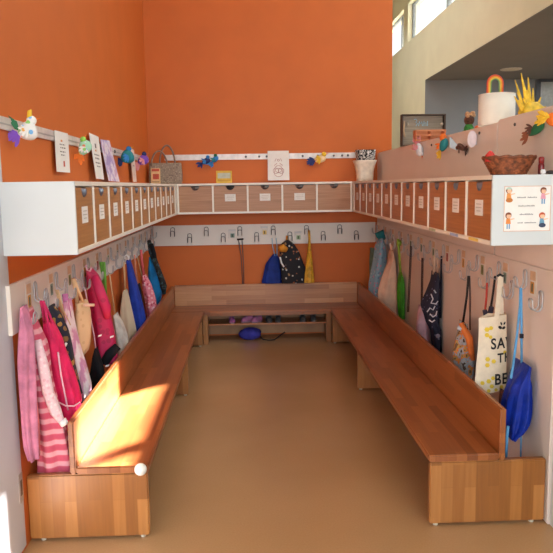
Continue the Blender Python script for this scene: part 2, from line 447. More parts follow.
t = thing('coat_rack', 'white coat rack board with bent wire hooks on the orange back wall', 'coat rack', (1.2, 0, HB))
box(.022, W-.022, -.02, -.001, HB, HT).build('board', BOARD, t, .002)
pb = lambda a, o, z: (a, -.02-o, z)
for k in range(12):
    x = .228+.178*k; z = 1.135 if k % 2 == 0 else 1.068
    hook_mesh(lambda a, o, zz, x=x, z=z: pb(x+a, o, z+zz)).build('hook', DSTEEL, t, smooth=True)
for x, z, c in ((.856, 1.108, (96, 120, 110)), (1.2, 1.135, (190, 160, 90)), (1.562, 1.075, (120, 140, 110))):
    m = MB(); card(m, lambda a, o, zz: pb(a, o, zz), x, z, .085, .1, c, False); m.build('picture_card', None, t)
for kind in ('left', 'right'):
    sg = 1 if kind == 'left' else -1; wx = 0 if kind == 'left' else W
    lab = 'whitish coat rack board with rows of wire hooks on the left orange wall' if kind == 'left' else 'pale coat rack board with rows of wire hooks along the right partition'
    t = thing('coat_rack', lab, 'coat rack', (wx, -2.2, HB))
    th = .02 if kind == 'left' else .008
    yn = -4.45 if kind == 'left' else -4.355
    box(wx+sg*.001, wx+sg*th, yn, -.022, HB, HT).build('board', BOARD if kind == 'left' else PART, t, .002)
    pl = lambda a, o, z: (wx+sg*(th+o), a, z)
    yh = -4.126 if kind == 'left' else -4.041; yl = -4.31 if kind == 'left' else -4.233
    for k in range(12):
        for y, z in ((yh+.361*k, 1.13), (yl+.361*k, 1.052)):
            if y > -.06: continue
            hook_mesh(lambda a, o, zz, y=y, z=z: pl(y+a, o, z+zz)).build('hook', STEEL, t, smooth=True)
        y = yh+.361*k
        if y-.08 < -.1:
            m = MB(); card(m, pl, y-.085, 1.125, .085, .13, CARDCOL[k]); m.build('picture_card', None, t)

# ------------------------------------------------------------------ benches
ZS, TS = .35, .033
def side_bench(kind):
    L = kind == 'left'
    if L: bi, bo, wx, yn, ys = .558, .229, .0, -4.351, (-.52, -2.17)
    else: bi, bo, wx, yn, ys = 1.856, 2.189, W, -4.336, (-.51, -2.14)
    sg = 1 if L else -1
    t = thing('bench', ('long low wooden bench with backrest below the coats on the left, sunlit near end' if L else
              'long low wooden bench with backrest along the right partition, in shade'), 'bench', ((bi+wx)/2, -2.2, 0))
    yb = -.4615
    box(bo-sg*.001, bi, yn, yb, ZS-TS, ZS).build('seat', W_SEAT, t, .006, seg=3)
    box(bo-sg*.028, bo, yn, -.10, ZS-TS, .5677).build('backrest', W_BACKY, t, .006, seg=3)
    box(wx+sg*.004, bi-sg*.006, yn+.001, yn+.04, .012, ZS-TS-.0005).build('end_panel', W_END, t, .006, seg=3)
    for y in ys:
        box(wx+sg*.22, bi-sg*.014, y, y+.035, .012, ZS-TS-.0005).build('support_panel', W_SUP, t, .003)
    for y in (yn+.02,)+ys:
        for x in (wx+sg*.24 if y != yn+.02 else wx+sg*.06, bi-sg*.04):
            MB().loft([[(x+.012*math.cos(2*PI*k/12), y+.012*math.sin(2*PI*k/12)+(0 if y == yn+.02 else .017), z) for k in range(12)] for z in (0, .0125)]).build('foot_glide', plain('glide', (190, 180, 160), .4), t)
    return t
bl = side_bench('left')
MB().ball((.523, -4.364, .338), .028, 20, 14).build('corner_ball', plain('white_rubber', (240, 238, 232), .4), bl, smooth=True)['label'] = 'white ball on the front corner'
side_bench('right')
t = thing('bench', 'short low wooden bench with shoe shelf under its seat along the back wall', 'bench', (1.2, -.28, 0))
box(.2305, 2.1875, -.46, -.082, ZS-TS, ZS).build('seat', W_SEATX, t, .005, seg=3)
box(.2305, 2.1875, -.080, -.052, ZS-TS, .5677).build('backrest', W_BACKX, t, .005, seg=3)
for x in (.548, 1.814):
    box(x, x+.052, -.44, -.406, .0, ZS-TS-.0005).build('leg', W_SUP, t, .004)
    box(x+.012, x+.04, -.406, -.09, .0, ZS-TS-.0005).build('side_rail', W_SUP, t, .003)
box(.6, 1.814, -.41, -.12, .19, .206).build('shoe_shelf', W_SHOE, t, .003)
box(.6, 1.814, -.43, -.41, ZS-TS-.025, ZS-TS-.0005).build('apron', W_SHOE, t, .002)
box(.3, 2.1, -.075, -.055, .03, ZS-TS-.0005).build('rear_panel', plain('rear_panel_wood', (176, 130, 92), .5, 0, .08, 6), t)

# ------------------------------------------------------------------ shoes and the bag below the back bench
def shoe(loc, rz, c, sole, label, group, L=.13, clog=False):
    t = thing('shoe', label, 'shoe', (0, 0, 0), group)
    w = .5
    secs = [(-.5, .030, .010), (-.42, .040, .040), (-.22, .044, .052 if not clog else .045), (.02, .040, .066), (.25, .036, .072), (.42, .030, .074), (.5, .018, .060)]
    rings = []
    for f, hw, hz in secs:
        hw *= .75
        rings.append([(hw*math.cos(a), f*L, .012+max(0, math.sin(a))*hz*.85) for a in [PI*k/8 for k in range(9)]])
    u = MB(); u.loft(rings); o = u.build('upper', c, t, smooth=True)
    so = []
    for z in (0, .014):
        so.append([(.034*math.cos(2*PI*k/20)*(1 if math.sin(2*PI*k/20) < 0 else .8), L*.53*math.sin(2*PI*k/20), z) for k in range(20)])
    MB().loft(so).build('sole', sole, t, smooth=False)
    st = MB(); st.tube([(-.03, -.01, .045), (-.018, -.012, .066), (0, -.013, .071), (.018, -.012, .066), (.03, -.01, .045)], .006, 6); st.build('strap', sole, t, smooth=True)
    MB().loft([[(.017*math.cos(2*PI*k/12), .04+.03*math.sin(2*PI*k/12)*L/.13, z) for k in range(12)] for z in (.073, .0765)]).build('opening_shade', BLACK, t)  # solid black disc, stands in for the shaded inside of the shoe
    t.location = loc; t.rotation_euler.z = rz
zs = .2065
PUR = cloth('purple_felt', (150, 84, 140)); PNK = cloth('dusty_pink_shoe', (178, 110, 150)); DGY = cloth('dark_grey_shoe', (62, 62, 64)); SOLE = plain('pale_sole', (150, 120, 140), .7); DS_ = plain('dark_sole', (98, 96, 96), .7)
G = 'shoes on the shelf below the back bench'
shoe((.84, -.33, zs), .15, PUR, SOLE, 'purple child shoe standing alone at left on the shoe shelf', G)
shoe((1.0, -.32, zs), -1.25, PNK, SOLE, 'dusty pink child shoe turned sideways, left one of the pink pair', G)
shoe((1.10, -.335, zs), -.9, PNK, SOLE, 'dusty pink child shoe, right one of the pink pair', G)
shoe((1.225, -.33, zs), .12, DGY, DS_, 'dark grey child shoe just right of the pink pair', G)
shoe((1.325, -.33, zs), -.1, DGY, DS_, 'dark grey child shoe, right one of the middle pair', G)
shoe((1.575, -.33, zs), .08, DGY, DS_, 'dark grey child shoe, left one of the far right pair', G)
shoe((1.69, -.33, zs), -.08, DGY, DS_, 'dark grey child shoe, rightmost on the shoe shelf', G)

# ------------------------------------------------------------------ hanging cloth things
def body(secs, folds=7, amp=.1, seed=0, n=36, lean=.0):
    """lofted hanging cloth: secs = (z, cx, cy, hx, hy) from top to bottom"""
    rnd = random.Random(seed)
    ph = [rnd.uniform(0, 6.28) for _ in range(4)]
    # refine with smooth interpolation
    out = []
    K = 5
    for i in range(len(secs)-1):
        a, b_ = secs[i], secs[i+1]
        p_, q_ = secs[max(0, i-1)], secs[min(len(secs)-1, i+2)]
        for k in range(K):
            s = k/K
            row = []
            for c in range(5):
                m0 = (b_[c]-p_[c])/2; m1 = (q_[c]-a[c])/2
                h = (2*s**3-3*s*s+1)*a[c]+(s**3-2*s*s+s)*m0*.6+(-2*s**3+3*s*s)*b_[c]+(s**3-s*s)*m1*.6
                row.append(h)
            out.append(row)
    out.append(list(secs[-1]))
    rings = []
    L = len(out)
    for j, (z, cx, cy, hx, hy) in enumerate(out):
        hx = max(hx, .004); hy = max(hy, .004)
        f = j/(L-1)
        ring = []
        for k in range(n):
            th = 2*PI*k/n
            am = amp*1.7*(.3+.7*f)
            r = 1+am*math.sin(folds*th+ph[0]+1.5*f)+am*.5*math.sin((folds//2+1)*th+ph[1]-2*f)+.03*math.sin(3*th+9*f+ph[2])
            x = cx+hx*r*math.cos(th); y = cy+hy*r*math.sin(th)
            ring.append((x, y, z))
        rings.append(ring)
    return rings
def clamp_wall(rings, side):
    lo, hi = .024, W-.012
    o = []
    for r in rings:
        mx_ = max(p[0] for p in r)
        q = []
        for x, y, z in r:
            if side == 'L':
                x = max(lo, x)
                if z < .576 and y > -4.36: x = min(x, .198)
            elif side == 'R':
                x = min(hi, x)
                if z < .576 and y > -4.345: x = max(x, 2.221)
            q.append((x, min(y, -.024), z))
        o.append(q)
    return o
def secs_px(y0, hy, rows):
    """rows (v, uL, uR[, dy]) measured in the photo -> cross sections at depth y0"""
    out = []
    for row in rows:
        v, a, b_ = row[:3]; dy = row[3] if len(row) > 3 else 0; hy_ = row[4] if len(row) > 4 else hy
        y = y0+dy
        A = un(a, v, 'y', y); B = un(b_, v, 'y', y)
        cx = (A.x+B.x)/2; h = abs(B.x-A.x)/2
        tn = abs(cx-CX)/(y+CD)
        hx = math.sqrt(max(h*h-(hy_*tn)**2, (.35*h)**2))
        out.append(((A.z+B.z)/2, cx, y, hx, hy_))
    return out
def cord(name, pts, r, m, parent):
    P = [un(u, v, 'y', y) for u, v, y in pts]
    return MB().tube(P, r, 6).build(name, m, parent, smooth=True)
def hung(name, label, cat, side, y0, hy, rows, mat_, part='bag_body', folds=7, amp=.1, seed=1, group=None, cords=(), n=36):
    ss = secs_px(y0, hy, rows)
    top = ss[0]
    t = thing(name, label, cat, (top[1], top[2], top[0]), group)
    rings = clamp_wall(body(ss, folds, amp, seed, n), side)
    MB().loft(rings).build(part, mat_, t, smooth=True)
    for c in cords:
        cord(c[0], c[1], c[2], c[3], t)
    return t
def blob(parent, name, pts, r, m):
    P = [un(u, v, 'y', y) for u, v, y in pts]
    return MB().tube(P, r, 10).build(name, m, parent, smooth=True)

GL = 'coats and bags hanging on the left wall'
GR = 'bags hanging on the right partition'
GB = 'bags hanging on the back wall'
# --- left wall, nearest first
ROBE = cloth('mauve_towelling', (206, 130, 160)); SALMON = cloth('salmon_lining', (226, 124, 130))
t = hung('bathrobe', 'mauve pink bathrobe hanging nearest on the left, beside the grey door', 'bathrobe', 'L', -4.385, .045,
     [(306, 21, 26), (318, 20, 30), (335, 18, 34), (370, 16, 35), (410, 17, 36), (440, 22, 38), (458, 28, 40)], ROBE, 'robe_body', 6, .14, 3, GL)
blob(t, 'sleeve', [(25, 330, -4.36), (28, 360, -4.37), (31, 400, -4.37), (35, 430, -4.37), (38, 456, -4.37)], [.018, .024, .026, .022, .008], SALMON)
PLAID = stripes('pink_white_stripes', 'z', .052, [(.25, (232, 166, 176)), (.5, (214, 96, 120)), (.75, (206, 84, 110))], .85, .5)
t = hung('dress', 'pink and white horizontally striped dress hanging behind the bench end', 'dress', 'L', -4.255, .05,
     [(308, 27, 32), (318, 26, 36), (345, 27, 48), (375, 30, 52), (400, 31, 58), (430, 34, 66), (455, 37, 71), (473, 38, 73)], PLAID, 'dress_body', 6, .1, 5, GL)
blob(t, 'sleeve', [(37, 340, -4.3), (43, 365, -4.31), (48, 392, -4.31), (56, 412, -4.31), (63, 424, -4.30)], [.018, .024, .026, .026, .012], dots('pale_pink_cotton', (240, 206, 214), [(232, 184, 196), (246, 224, 228)], 60, .4))
blob(t, 'cuff', [(62, 420, -4.31), (65, 425, -4.31)], [.02, .018], plain('white_cuff', (244, 236, 236), .8))
HOTP = cloth('hot_pink_nylon', (226, 40, 96), .55); WCORD = plain('pale_pink_cord', (236, 190, 206), .8); PCORD = plain('pink_cord', (216, 44, 104), .8)
hung('drawstring_bag', 'bright pink drawstring bag with a pale cord loop, second from the grey door', 'bag', 'L', -4.110, .06,
     [(322, 43, 54), (338, 43, 62), (352, 44, 66), (370, 46, 73), (390, 50, 79), (408, 55, 82), (420, 60, 80), (428, 64, 74)], HOTP, 'bag_body', 9, .09, 7, GL,
     [('cord', [(41, 301, -4.150), (43, 312, -4.130), (45, 328, -4.100)], .007, PCORD), ('cord', [(43, 301, -4.150), (50, 316, -4.120), (58, 342, -4.100)], .006, PCORD),
      ('cord', [(43, 301, -4.150), (47, 318, -4.170), (51, 340, -4.170)], .006, PCORD),
      ('cord_loop', [(58, 352, -4.190), (61, 375, -4.200), (65, 395, -4.200), (68, 410, -4.190)], .004, WCORD),
      ('cord_loop', [(52, 398, -4.190), (58, 402, -4.210), (66, 406, -4.210), (74, 406, -4.200), (80, 402, -4.170)], .0035, WCORD)])
NAVYG = dots('navy_gold_print', (30, 32, 50), [(30, 32, 50), (170, 128, 60), (30, 32, 50), (140, 104, 60)], 26, .4)
t = hung('jacket', 'navy jacket with gold print and white reflective piping, between pink bag and lilac bag', 'jacket', 'L', -3.980, .055,
     [(305, 49, 54), (315, 48, 62), (330, 46, 69), (345, 46, 72), (365, 50, 75), (395, 56, 82)], NAVYG, 'jacket_body', 5, .08, 9, GL)
WREF = plain('reflective_white', (250, 250, 250), .3)
blob(t, 'reflective_piping', [(60.5, 357, -4.03), (63.5, 349, -4.03), (66.5, 343, -4.03)], .006, WREF)
BEIGE = plain('beige_cord', (214, 180, 140), .8)
LIL = stripes('lilac_white_sheen', 'x', .035, [(.2, (214, 150, 190)), (.5, (238, 206, 222)), (.8, (244, 232, 240))], .5, 2.5)
hung('gym_bag', 'lilac and white shiny gym bag between navy jacket and cream tote', 'bag', 'L', -3.720, .08,
     [(300, 66, 69), (320, 67, 74), (345, 69, 80), (365, 72, 86), (385, 76, 91), (400, 80, 92)], LIL, 'bag_body', 8, .1, 11, GL,
     [('strap', [(65, 294, -3.720), (66, 302, -3.720), (69, 320, -3.720)], .016, cloth('lilac_webbing', (210, 128, 180))),
      ('cord', [(56, 290, -3.860), (60, 305, -3.820), (67, 330, -3.760)], .005, BEIGE), ('cord', [(58, 290, -3.860), (63, 310, -3.820), (70, 325, -3.760)], .005, BEIGE)])
CANV = dots('cream_canvas', (226, 192, 150), [(226, 192, 150), (214, 178, 136)], 30, .3)
t = hung('tote_bag', 'cream canvas tote bag with long strap beside the pink rain jacket', 'bag', 'L', -3.490, .1,
     [(302, 75, 88), (312, 74, 91), (330, 75, 92), (345, 77, 91), (353, 80, 89)], CANV, 'bag_body', 4, .06, 13, GL,
     [('strap', [(73, 279, -3.580), (76, 290, -3.550), (77, 304, -3.510)], .012, CANV.copy() if False else plain('cream_webbing', (228, 192, 148), .85)),
      ('strap', [(74, 279, -3.580), (79, 292, -3.550), (84, 304, -3.490)], .008, plain('cream_webbing', (228, 192, 148), .85)),
      ('drawcord', [(84, 305, -3.590), (90, 305, -3.570), (94, 305, -3.550)], .009, plain('pale_toggle', (240, 200, 176), .7))])
NAVY = cloth('navy_fabric', (28, 30, 46)); BLK = cloth('black_fabric', (24, 24, 30))
hung('gym_bag', 'small black bag on a pink cord hanging below the cream tote', 'bag', 'L', -3.300, .05,
     [(348, 95, 97), (356, 92, 100), (370, 90, 104), (385, 88, 106), (398, 90, 104)], BLK, 'bag_body', 5, .08, 15, GL,
     [('cord', [(85, 289, -3.320), (89, 310, -3.320), (94, 335, -3.310), (96, 350, -3.300)], .004, WCORD)])
PINKJ = dots('pink_rain_fabric', (200, 36, 92), [(200, 36, 92), (176, 30, 80)], 24, .35, .6)
t = hung('jacket', 'hot pink rain jacket with white reflective spots and dark hem', 'jacket', 'L', -3.130, .075,
     [(269, 86, 92), (276, 86, 99), (290, 88, 105), (310, 90, 110), (330, 93, 114), (350, 96, 117), (362, 98, 118)], PINKJ, 'jacket_body', 5, .07, 17, GL)
blob(t, 'sleeve', [(94, 276, -3.270), (100, 292, -3.290), (106, 308, -3.290), (107, 318, -3.270)], [.024, .032, .032, .018], PINKJ)
blob(t, 'hem', [(104, 363, -3.230), (110, 354, -3.230), (118, 346, -3.210)], [.028, .032, .026], BLK)
blob(t, 'hang_loop', [(86, 265, -3.200), (87, 270, -3.210), (90, 271, -3.210), (92, 267, -3.210)], .006, plain('pale_pink_loop', (236, 190, 206), .7))
for (u, v) in ((100, 335.5), (112, 336.5), (107.5, 365.5)):
    P = un(u, v, 'y', -3.300); MB().quad([P+Vector((-.012, -.004, -.009)), P+Vector((.010, -.004, -.002)), P+Vector((.012, -.004, .009)), P+Vector((-.010, -.004, .002))], .004).build('reflective_spot', WREF, t)
GRN = plain('green_webbing', (110, 180, 70), .7)
t = thing('lanyard', 'lime green lanyard with black buckle hanging beside the pink jacket', 'lanyard', un(102, 262, 'y', -2.800), GL)
cord('strap', [(101, 262, -2.800), (103, 275, -2.800), (105, 293, -2.800)], .012, GRN, t)
cord('strap', [(104, 262, -2.820), (105, 276, -2.820), (106, 298, -2.820)], .009, GRN, t)
blob(t, 'buckle', [(104.5, 293, -2.840), (105, 297, -2.840)], .012, BLK)
GWH = cloth('grey_white_cotton', (206, 202, 198))
hung('drawstring_bag', 'white drawstring bag on a thin beige cord, right of the pink rain jacket', 'bag', 'L', -2.530, .08,
     [(314, 114, 117), (322, 113, 122), (335, 114, 127), (350, 115, 130), (362, 117, 130)], GWH, 'bag_body', 6, .08, 19, GL,
     [('cord', [(109.5, 274, -2.580), (112, 292, -2.560), (115, 315, -2.530)], .006, BEIGE)])
BGB = dots('beige_cotton_yellow', (214, 196, 170), [(214, 196, 170), (222, 196, 80), (214, 196, 170), (214, 196, 170), (206, 180, 150)], 14, .3)
hung('drawstring_bag', 'beige drawstring bag with yellow spot, left of the long royal blue bag', 'bag', 'L', -2.000, .09,
     [(290, 123, 127), (300, 121, 130), (315, 119, 133), (330, 119, 136), (348, 121, 137)], BGB, 'bag_body', 6, .08, 21, GL,
     [('cord', [(124, 262, -2.030), (124.5, 276, -2.020), (125, 291, -2.000)], .007, BEIGE)])
RBL = cloth('royal_blue_fabric', (36, 64, 170), .6)
t = hung('gym_bag', 'long narrow royal blue bag hanging by a white loop on the left wall', 'bag', 'L', -1.860, .07,
     [(260, 126, 130.5), (272, 127, 134), (290, 128.5, 139), (310, 130, 144), (335, 132, 148)], RBL, 'bag_body', 5, .06, 23, GL)
blob(t, 'hang_loop', [(125, 259, -1.910), (124.5, 256, -1.910), (127, 255, -1.910), (129, 257, -1.910), (128.5, 260, -1.910)], .006, WREF)
hung('gym_bag', 'small dark navy bag hanging between royal blue bag and pink floral bag', 'bag', 'L', -1.5, .06,
     [(284, 136, 140), (295, 136, 142), (310, 138, 144), (325, 139, 145)], NAVY, 'bag_body', 5, .06, 25, GL,
     [('cord', [(134.5, 255, -1.52), (135.5, 268, -1.51), (138, 285, -1.5)], .006, plain('pink_beige_webbing', (220, 150, 130), .8))])
FLOR = dots('pink_floral', (226, 130, 150), [(226, 130, 150), (244, 216, 224), (190, 60, 90), (240, 190, 200)], 40, .42)
hung('drawstring_bag', 'pink floral drawstring bag left of the teal blue backpack', 'bag', 'L', -1.25, .08,
     [(275, 142, 146), (284, 142, 151), (296, 144, 155), (308, 146, 157), (322, 148, 158)], FLOR, 'bag_body', 6, .08, 27, GL,
     [('strap', [(141, 250, -1.3), (142, 262, -1.28), (144, 276, -1.25)], .012, plain('coral_webbing', (226, 104, 110), .8)),
      ('cord', [(137, 254, -1.3), (140, 268, -1.27), (144, 284, -1.25)], .005, BEIGE)])
TEAL = cloth('bright_blue_nylon', (28, 134, 206), .55); BPAT = patches('dark_print', [(0, (24, 26, 30)), (.5, (44, 60, 50)), (.58, (60, 90, 110)), (.64, (30, 30, 34))], 30)
t = hung('backpack', 'bright blue backpack with black patterned top, farthest on the left wall', 'backpack', 'L', -.72, .13,
     [(256, 149, 153), (266, 148, 157), (275, 148, 160), (285, 149, 163), (295, 151, 162), (304, 153, 160), (309, 155, 159)], TEAL, 'bag_body', 4, .05, 29, GL)
blob(t, 'top_flap', [(149, 241, -.68), (151.5, 252, -.76), (156, 264, -.84), (160.5, 276, -.87), (163.5, 286, -.87), (164, 294, -.86)], [.02, .03, .026, .028, .034, .016], BPAT)
blob(t, 'strap', [(151, 244, -.78), (154, 254, -.80), (155, 262, -.82)], .022, BLK)

# --- back wall
t = thing('cord_loop', 'thin grey cord loop hanging alone on the back wall hook', 'cord', un(241, 238, 'y', -.07), GB)
GC = plain('grey_cord', (96, 88, 90), .8)
cord('cord', [(238.5, 240, -.072), (241, 255, -.06), (243, 290, -.05)], .005, GC, t)
cord('cord', [(242, 240, -.072), (243.5, 262, -.06), (244, 290, -.05)], .005, GC, t)
blob(t, 'toggle', [(237, 239.5, -.075), (243.5, 239, -.075)], .009, DARK)
hung('drawstring_bag', 'royal blue drawstring bag hanging on the back wall beside the black dotted backpack', 'bag', 'B', -.062, .03,
     [(254, 273, 277), (258, 270, 279), (264, 266, 281), (273, 264, 282), (280, 263, 282), (283.2, 263.5, 281.5)], cloth('deep_blue_fabric', (26, 52, 136), .6), 'bag_body', 8, .06, 31, GB,
     [('cord', [(272, 238, -.07), (272.5, 246, -.08), (275, 256, -.1)], .005, plain('pale_blue_cord', (140, 180, 206), .8)), ('cord', [(276, 238, -.07), (277, 246, -.08), (277, 256, -.1)], .005, plain('pale_blue_cord', (140, 180, 206), .8))])
BDOT = dots('black_speckled', (26, 26, 34), [(26, 26, 34), (170, 130, 90), (200, 200, 196), (26, 26, 34), (150, 90, 60), (26, 26, 34)], 30, .3)
t = hung('backpack', 'black backpack with pale dots and yellow lining on the back wall', 'backpack', 'B', -.135, .045,
     [(240, 286, 289), (244, 281, 294), (252, 279, 299), (262, 279, 303), (270, 280, 307), (278, 280, 309), (282.8, 281, 308.5)], BDOT, 'bag_body', 4, .05, 33, GB)
blob(t, 'yellow_hood', [(279, 249, -.2), (283, 248, -.215), (287, 250, -.21)], [.03, .045, .025], plain('amber_yellow', (214, 140, 40), .7))
blob(t, 'hang_loop', [(287, 236, -.075), (286.5, 241, -.11), (288, 243, -.13)], .01, plain('amber_yellow', (214, 140, 40), .7))
blob(t, 'reflective_piping', [(280, 257, -.215), (281.5, 263, -.215), (284, 267, -.215)], .009, WREF)
hung('umbrella', 'folded yellow child umbrella hanging point up on the back wall', 'umbrella', 'B', -.205, .025,
     [(238, 308.5, 310.5), (248, 307.8, 311), (260, 306.5, 312), (272, 305.2, 313), (279, 304.7, 313.7), (282.6, 304.5, 314)], plain('yellow_nylon', (214, 160, 40), .55, 0, .12, 30), 'canopy', 8, .08, 35, GB,
     [('strap', [(309, 231, -.075), (309.5, 239, -.205)], .012, plain('yellow_strap', (220, 170, 60), .7))])

# --- right partition, farthest first
LBP = dots('pale_blue_print', (140, 176, 196), [(140, 176, 196), (206, 150, 170), (170, 200, 210), (110, 150, 180)], 34, .4)
t = hung('gym_bag', 'pale blue patterned bag with teal hood, farthest on the right partition', 'bag', 'R', -.62, .10,
     [(238, 378, 383), (246, 375, 386), (258, 373.5, 387), (272, 371, 385), (285, 369.5, 383), (298, 370, 382)], LBP, 'bag_body', 5, .07, 37, GR)
blob(t, 'teal_hood', [(377, 236, -.64), (381, 234, -.66), (383, 239, -.64)], [.035, .05, .03], cloth('teal_fabric', (50, 132, 140)))
hung('gym_bag', 'grey green narrow bag hanging behind the pale blue patterned bag', 'bag', 'R', -.3, .06,
     [(248, 370, 375), (258, 369.5, 377), (272, 369.5, 377), (288, 370, 376)], cloth('grey_green_fabric', (110, 130, 110)), 'bag_body', 4, .05, 39, GR)
BGP = cloth('beige_pink_cotton', (224, 188, 164), .85, .05)
hung('drawstring_bag', 'beige pink cotton drawstring bag left of the green bag', 'bag', 'R', -1.0, .1,
     [(250, 389, 393), (262, 387, 396), (276, 382, 398), (290, 378, 400), (303, 378, 402), (314, 380, 400)], BGP, 'bag_body', 7, .06, 41, GR,
     [('cord', [(391, 244, -1.0), (391.5, 252, -1.0)], .012, BGP)])
GRB = cloth('grass_green_nylon', (70, 150, 40), .5)
hung('drawstring_bag', 'narrow grass green drawstring bag on the right partition', 'bag', 'R', -1.360, .06,
     [(272, 399, 402), (280, 397.5, 404), (292, 397, 405), (304, 397.5, 405), (318, 399, 405)], GRB, 'bag_body', 6, .1, 43, GR,
     [('strap', [(398, 239, -1.380), (399, 252, -1.370), (400.5, 273, -1.360)], .011, plain('lime_strap', (140, 176, 60), .7)), ('knot', [(397, 243, -1.420), (401, 243, -1.420)], .026, plain('lime_strap', (140, 176, 60), .7))])
DCORD = plain('dark_cord', (70, 50, 50), .8)
for lab, pts in (('thin dark cord hanging just right of the green bag', [(410.5, 246, -1.81), (409.5, 270, -1.79), (407.5, 312, -1.78)]),
                 ('thin grey cord hanging left of the navy lettered bag', [(422, 258, -2.2), (421.5, 280, -2.19), (421, 326, -2.18)])):
    P = un(*pts[0][:2], 'y', pts[0][2])
    o = thing('cord', lab, 'cord', P, GR)
    cord('cord_length', pts, .005, DCORD, o)
    cord('cord_length', [(u+1.2, v, y-.02) for u, v, y in pts], .004, DCORD, o)
t = hung('gym_bag', 'pale lilac bag half hidden behind the navy bag with white scribble print', 'bag', 'R', -2.220, .08,
     [(306, 419, 423), (316, 417, 427), (328, 416, 429), (342, 417, 430), (350, 420, 430)], cloth('pale_lilac', (206, 170, 186)), 'bag_body', 5, .06, 45, GR)
NW = dots('navy_rose_print', (32, 34, 56), [(32, 34, 56), (32, 34, 56), (110, 110, 140), (32, 34, 56)], 40, .3)
t = hung('gym_bag', 'navy bag with white scribble print hanging in folds on the right partition', 'bag', 'R', -2.48, .09,
     [(272, 432, 438), (280, 430, 440), (292, 426, 441), (304, 421.5, 441), (314, 424, 440), (322, 426, 440), (330, 430, 444), (340, 431, 446), (352, 434, 450), (364, 437, 449)], NW, 'bag_body', 6, .08, 47, GR,
     [('strap', [(434, 256, -2.55), (434.5, 264, -2.52), (433.5, 274, -2.48)], .010, plain('beige_webbing', (210, 180, 156), .8)),
      ('strap', [(437, 258, -2.55), (438, 266, -2.52), (438, 275, -2.48)], .007, plain('beige_webbing', (210, 180, 156), .8)),
      ('cord', [(441.5, 256, -2.58), (441, 290, -2.58), (440.5, 318, -2.55)], .007, NAVY)])
for pl_ in ([(431, 294), (433, 299), (431, 303), (436, 304), (438, 301)], [(427, 312), (430, 308), (433, 310), (435, 306)], [(430, 314), (433, 317), (436, 315), (437, 311)], [(429, 320), (432, 322), (435, 320)], [(434, 290), (436, 293)]):
    blob(t, 'white_scribble', [(u, v, -2.595) for u, v in pl_], .0045, plain('white_print', (214, 210, 220), .7))
for (u, v) in ((438, 336), (443, 357)):
    P = un(u, v, 'y', -2.6); MB().ball(P, (.016, .012, .016)).build('rosette', plain('grey_rose', (150, 140, 160), .8), t, smooth=True)
MULTI = patches('colour_print', [(0, (86, 70, 60)), (.38, (176, 182, 190)), (.46, (150, 170, 190)), (.53, (220, 130, 60)), (.58, (190, 160, 90)), (.64, (120, 90, 70))], 24)
t = hung('drawstring_bag', 'multicoloured drawstring bag with orange band on a black cord', 'bag', 'R', -3.300, .09,
     [(322, 461, 466), (330, 458, 469), (340, 455, 472), (352, 453, 474), (364, 453, 475), (378, 456, 474)], MULTI, 'bag_body', 6, .07, 49, GR,
     [('cord', [(468.5, 276, -3.340), (467, 295, -3.320), (463, 323, -3.300)], .007, BLACK), ('cord', [(469.5, 276, -3.340), (470, 296, -3.320), (470, 330, -3.320)], .005, DCORD)])
blob(t, 'orange_band', [(461, 323, -3.390), (464, 330, -3.400), (469, 338, -3.400), (471, 350, -3.400), (473, 360, -3.390)], [.014, .02, .022, .018, .012], plain('orange_fabric', (230, 128, 60), .7))
blob(t, 'white_badge', [(459, 329, -3.390), (461, 327, -3.395)], .018, plain('pale_blue_badge', (190, 200, 214), .7))
t = thing('key_lanyard', 'red and black cords with dark fob hanging left of the cream tote', 'lanyard', un(487, 284, 'y', -3.620), GR)
cord('cord', [(487, 283, -3.640), (486.5, 297, -3.630), (485, 312, -3.620)], .006, plain('red_cord', (200, 70, 60), .7), t)
cord('cord', [(495, 276, -3.670), (493.5, 290, -3.670), (491, 306, -3.640)], .006, BLACK, t)
blob(t, 'fob', [(484.5, 310, -3.630), (486, 315, -3.630), (490, 314, -3.630), (491.5, 307, -3.640)], [.012, .018, .016, .014], plain('dark_fob', (50, 44, 70), .6))

# the canvas tote with printed words: front panel faces the room, then folds back along the wall
TY = -3.87
tote = thing('tote_bag', 'cream canvas tote bag printed with black words and yellow hexagons', 'bag', un(500, 276, 'y', TY), GR)
TOTE = plain('tote_canvas', (232, 216, 192), .85, 0, .03, 30, .25, 160)
def tote_pt(u, v, off=0.0):
    """front surface: flat up to u=506, beyond that bent back towards the wall"""
    e = 506.5
    if u <= e:
        p = un(u, v, 'y', TY)
        bulge = .015*math.sin(PI*min(1, max(0, (u-474)/33)))
        return Vector((p.x, TY-bulge-off, p.z))
    p = un(e, v, 'y', TY); ex = (u-e)/186.0
    return Vector((p.x+min(.03, ex*.25)+off*.7, TY+ex*.95-off*.3, p.z))
left_edge = [(318, 478.5), (335, 478.3), (350, 477.5), (365, 476), (383, 475)]
def le(v):
    for (a, x), (b_, y) in zip(left_edge, left_edge[1:]):
        if v <= b_: return x+(y-x)*(v-a)/(b_-a)
    return left_edge[-1][1]
rows_f = []
NR = 12
cols = [0, .12, .25, .4, .55, .7, .85, 1.0]
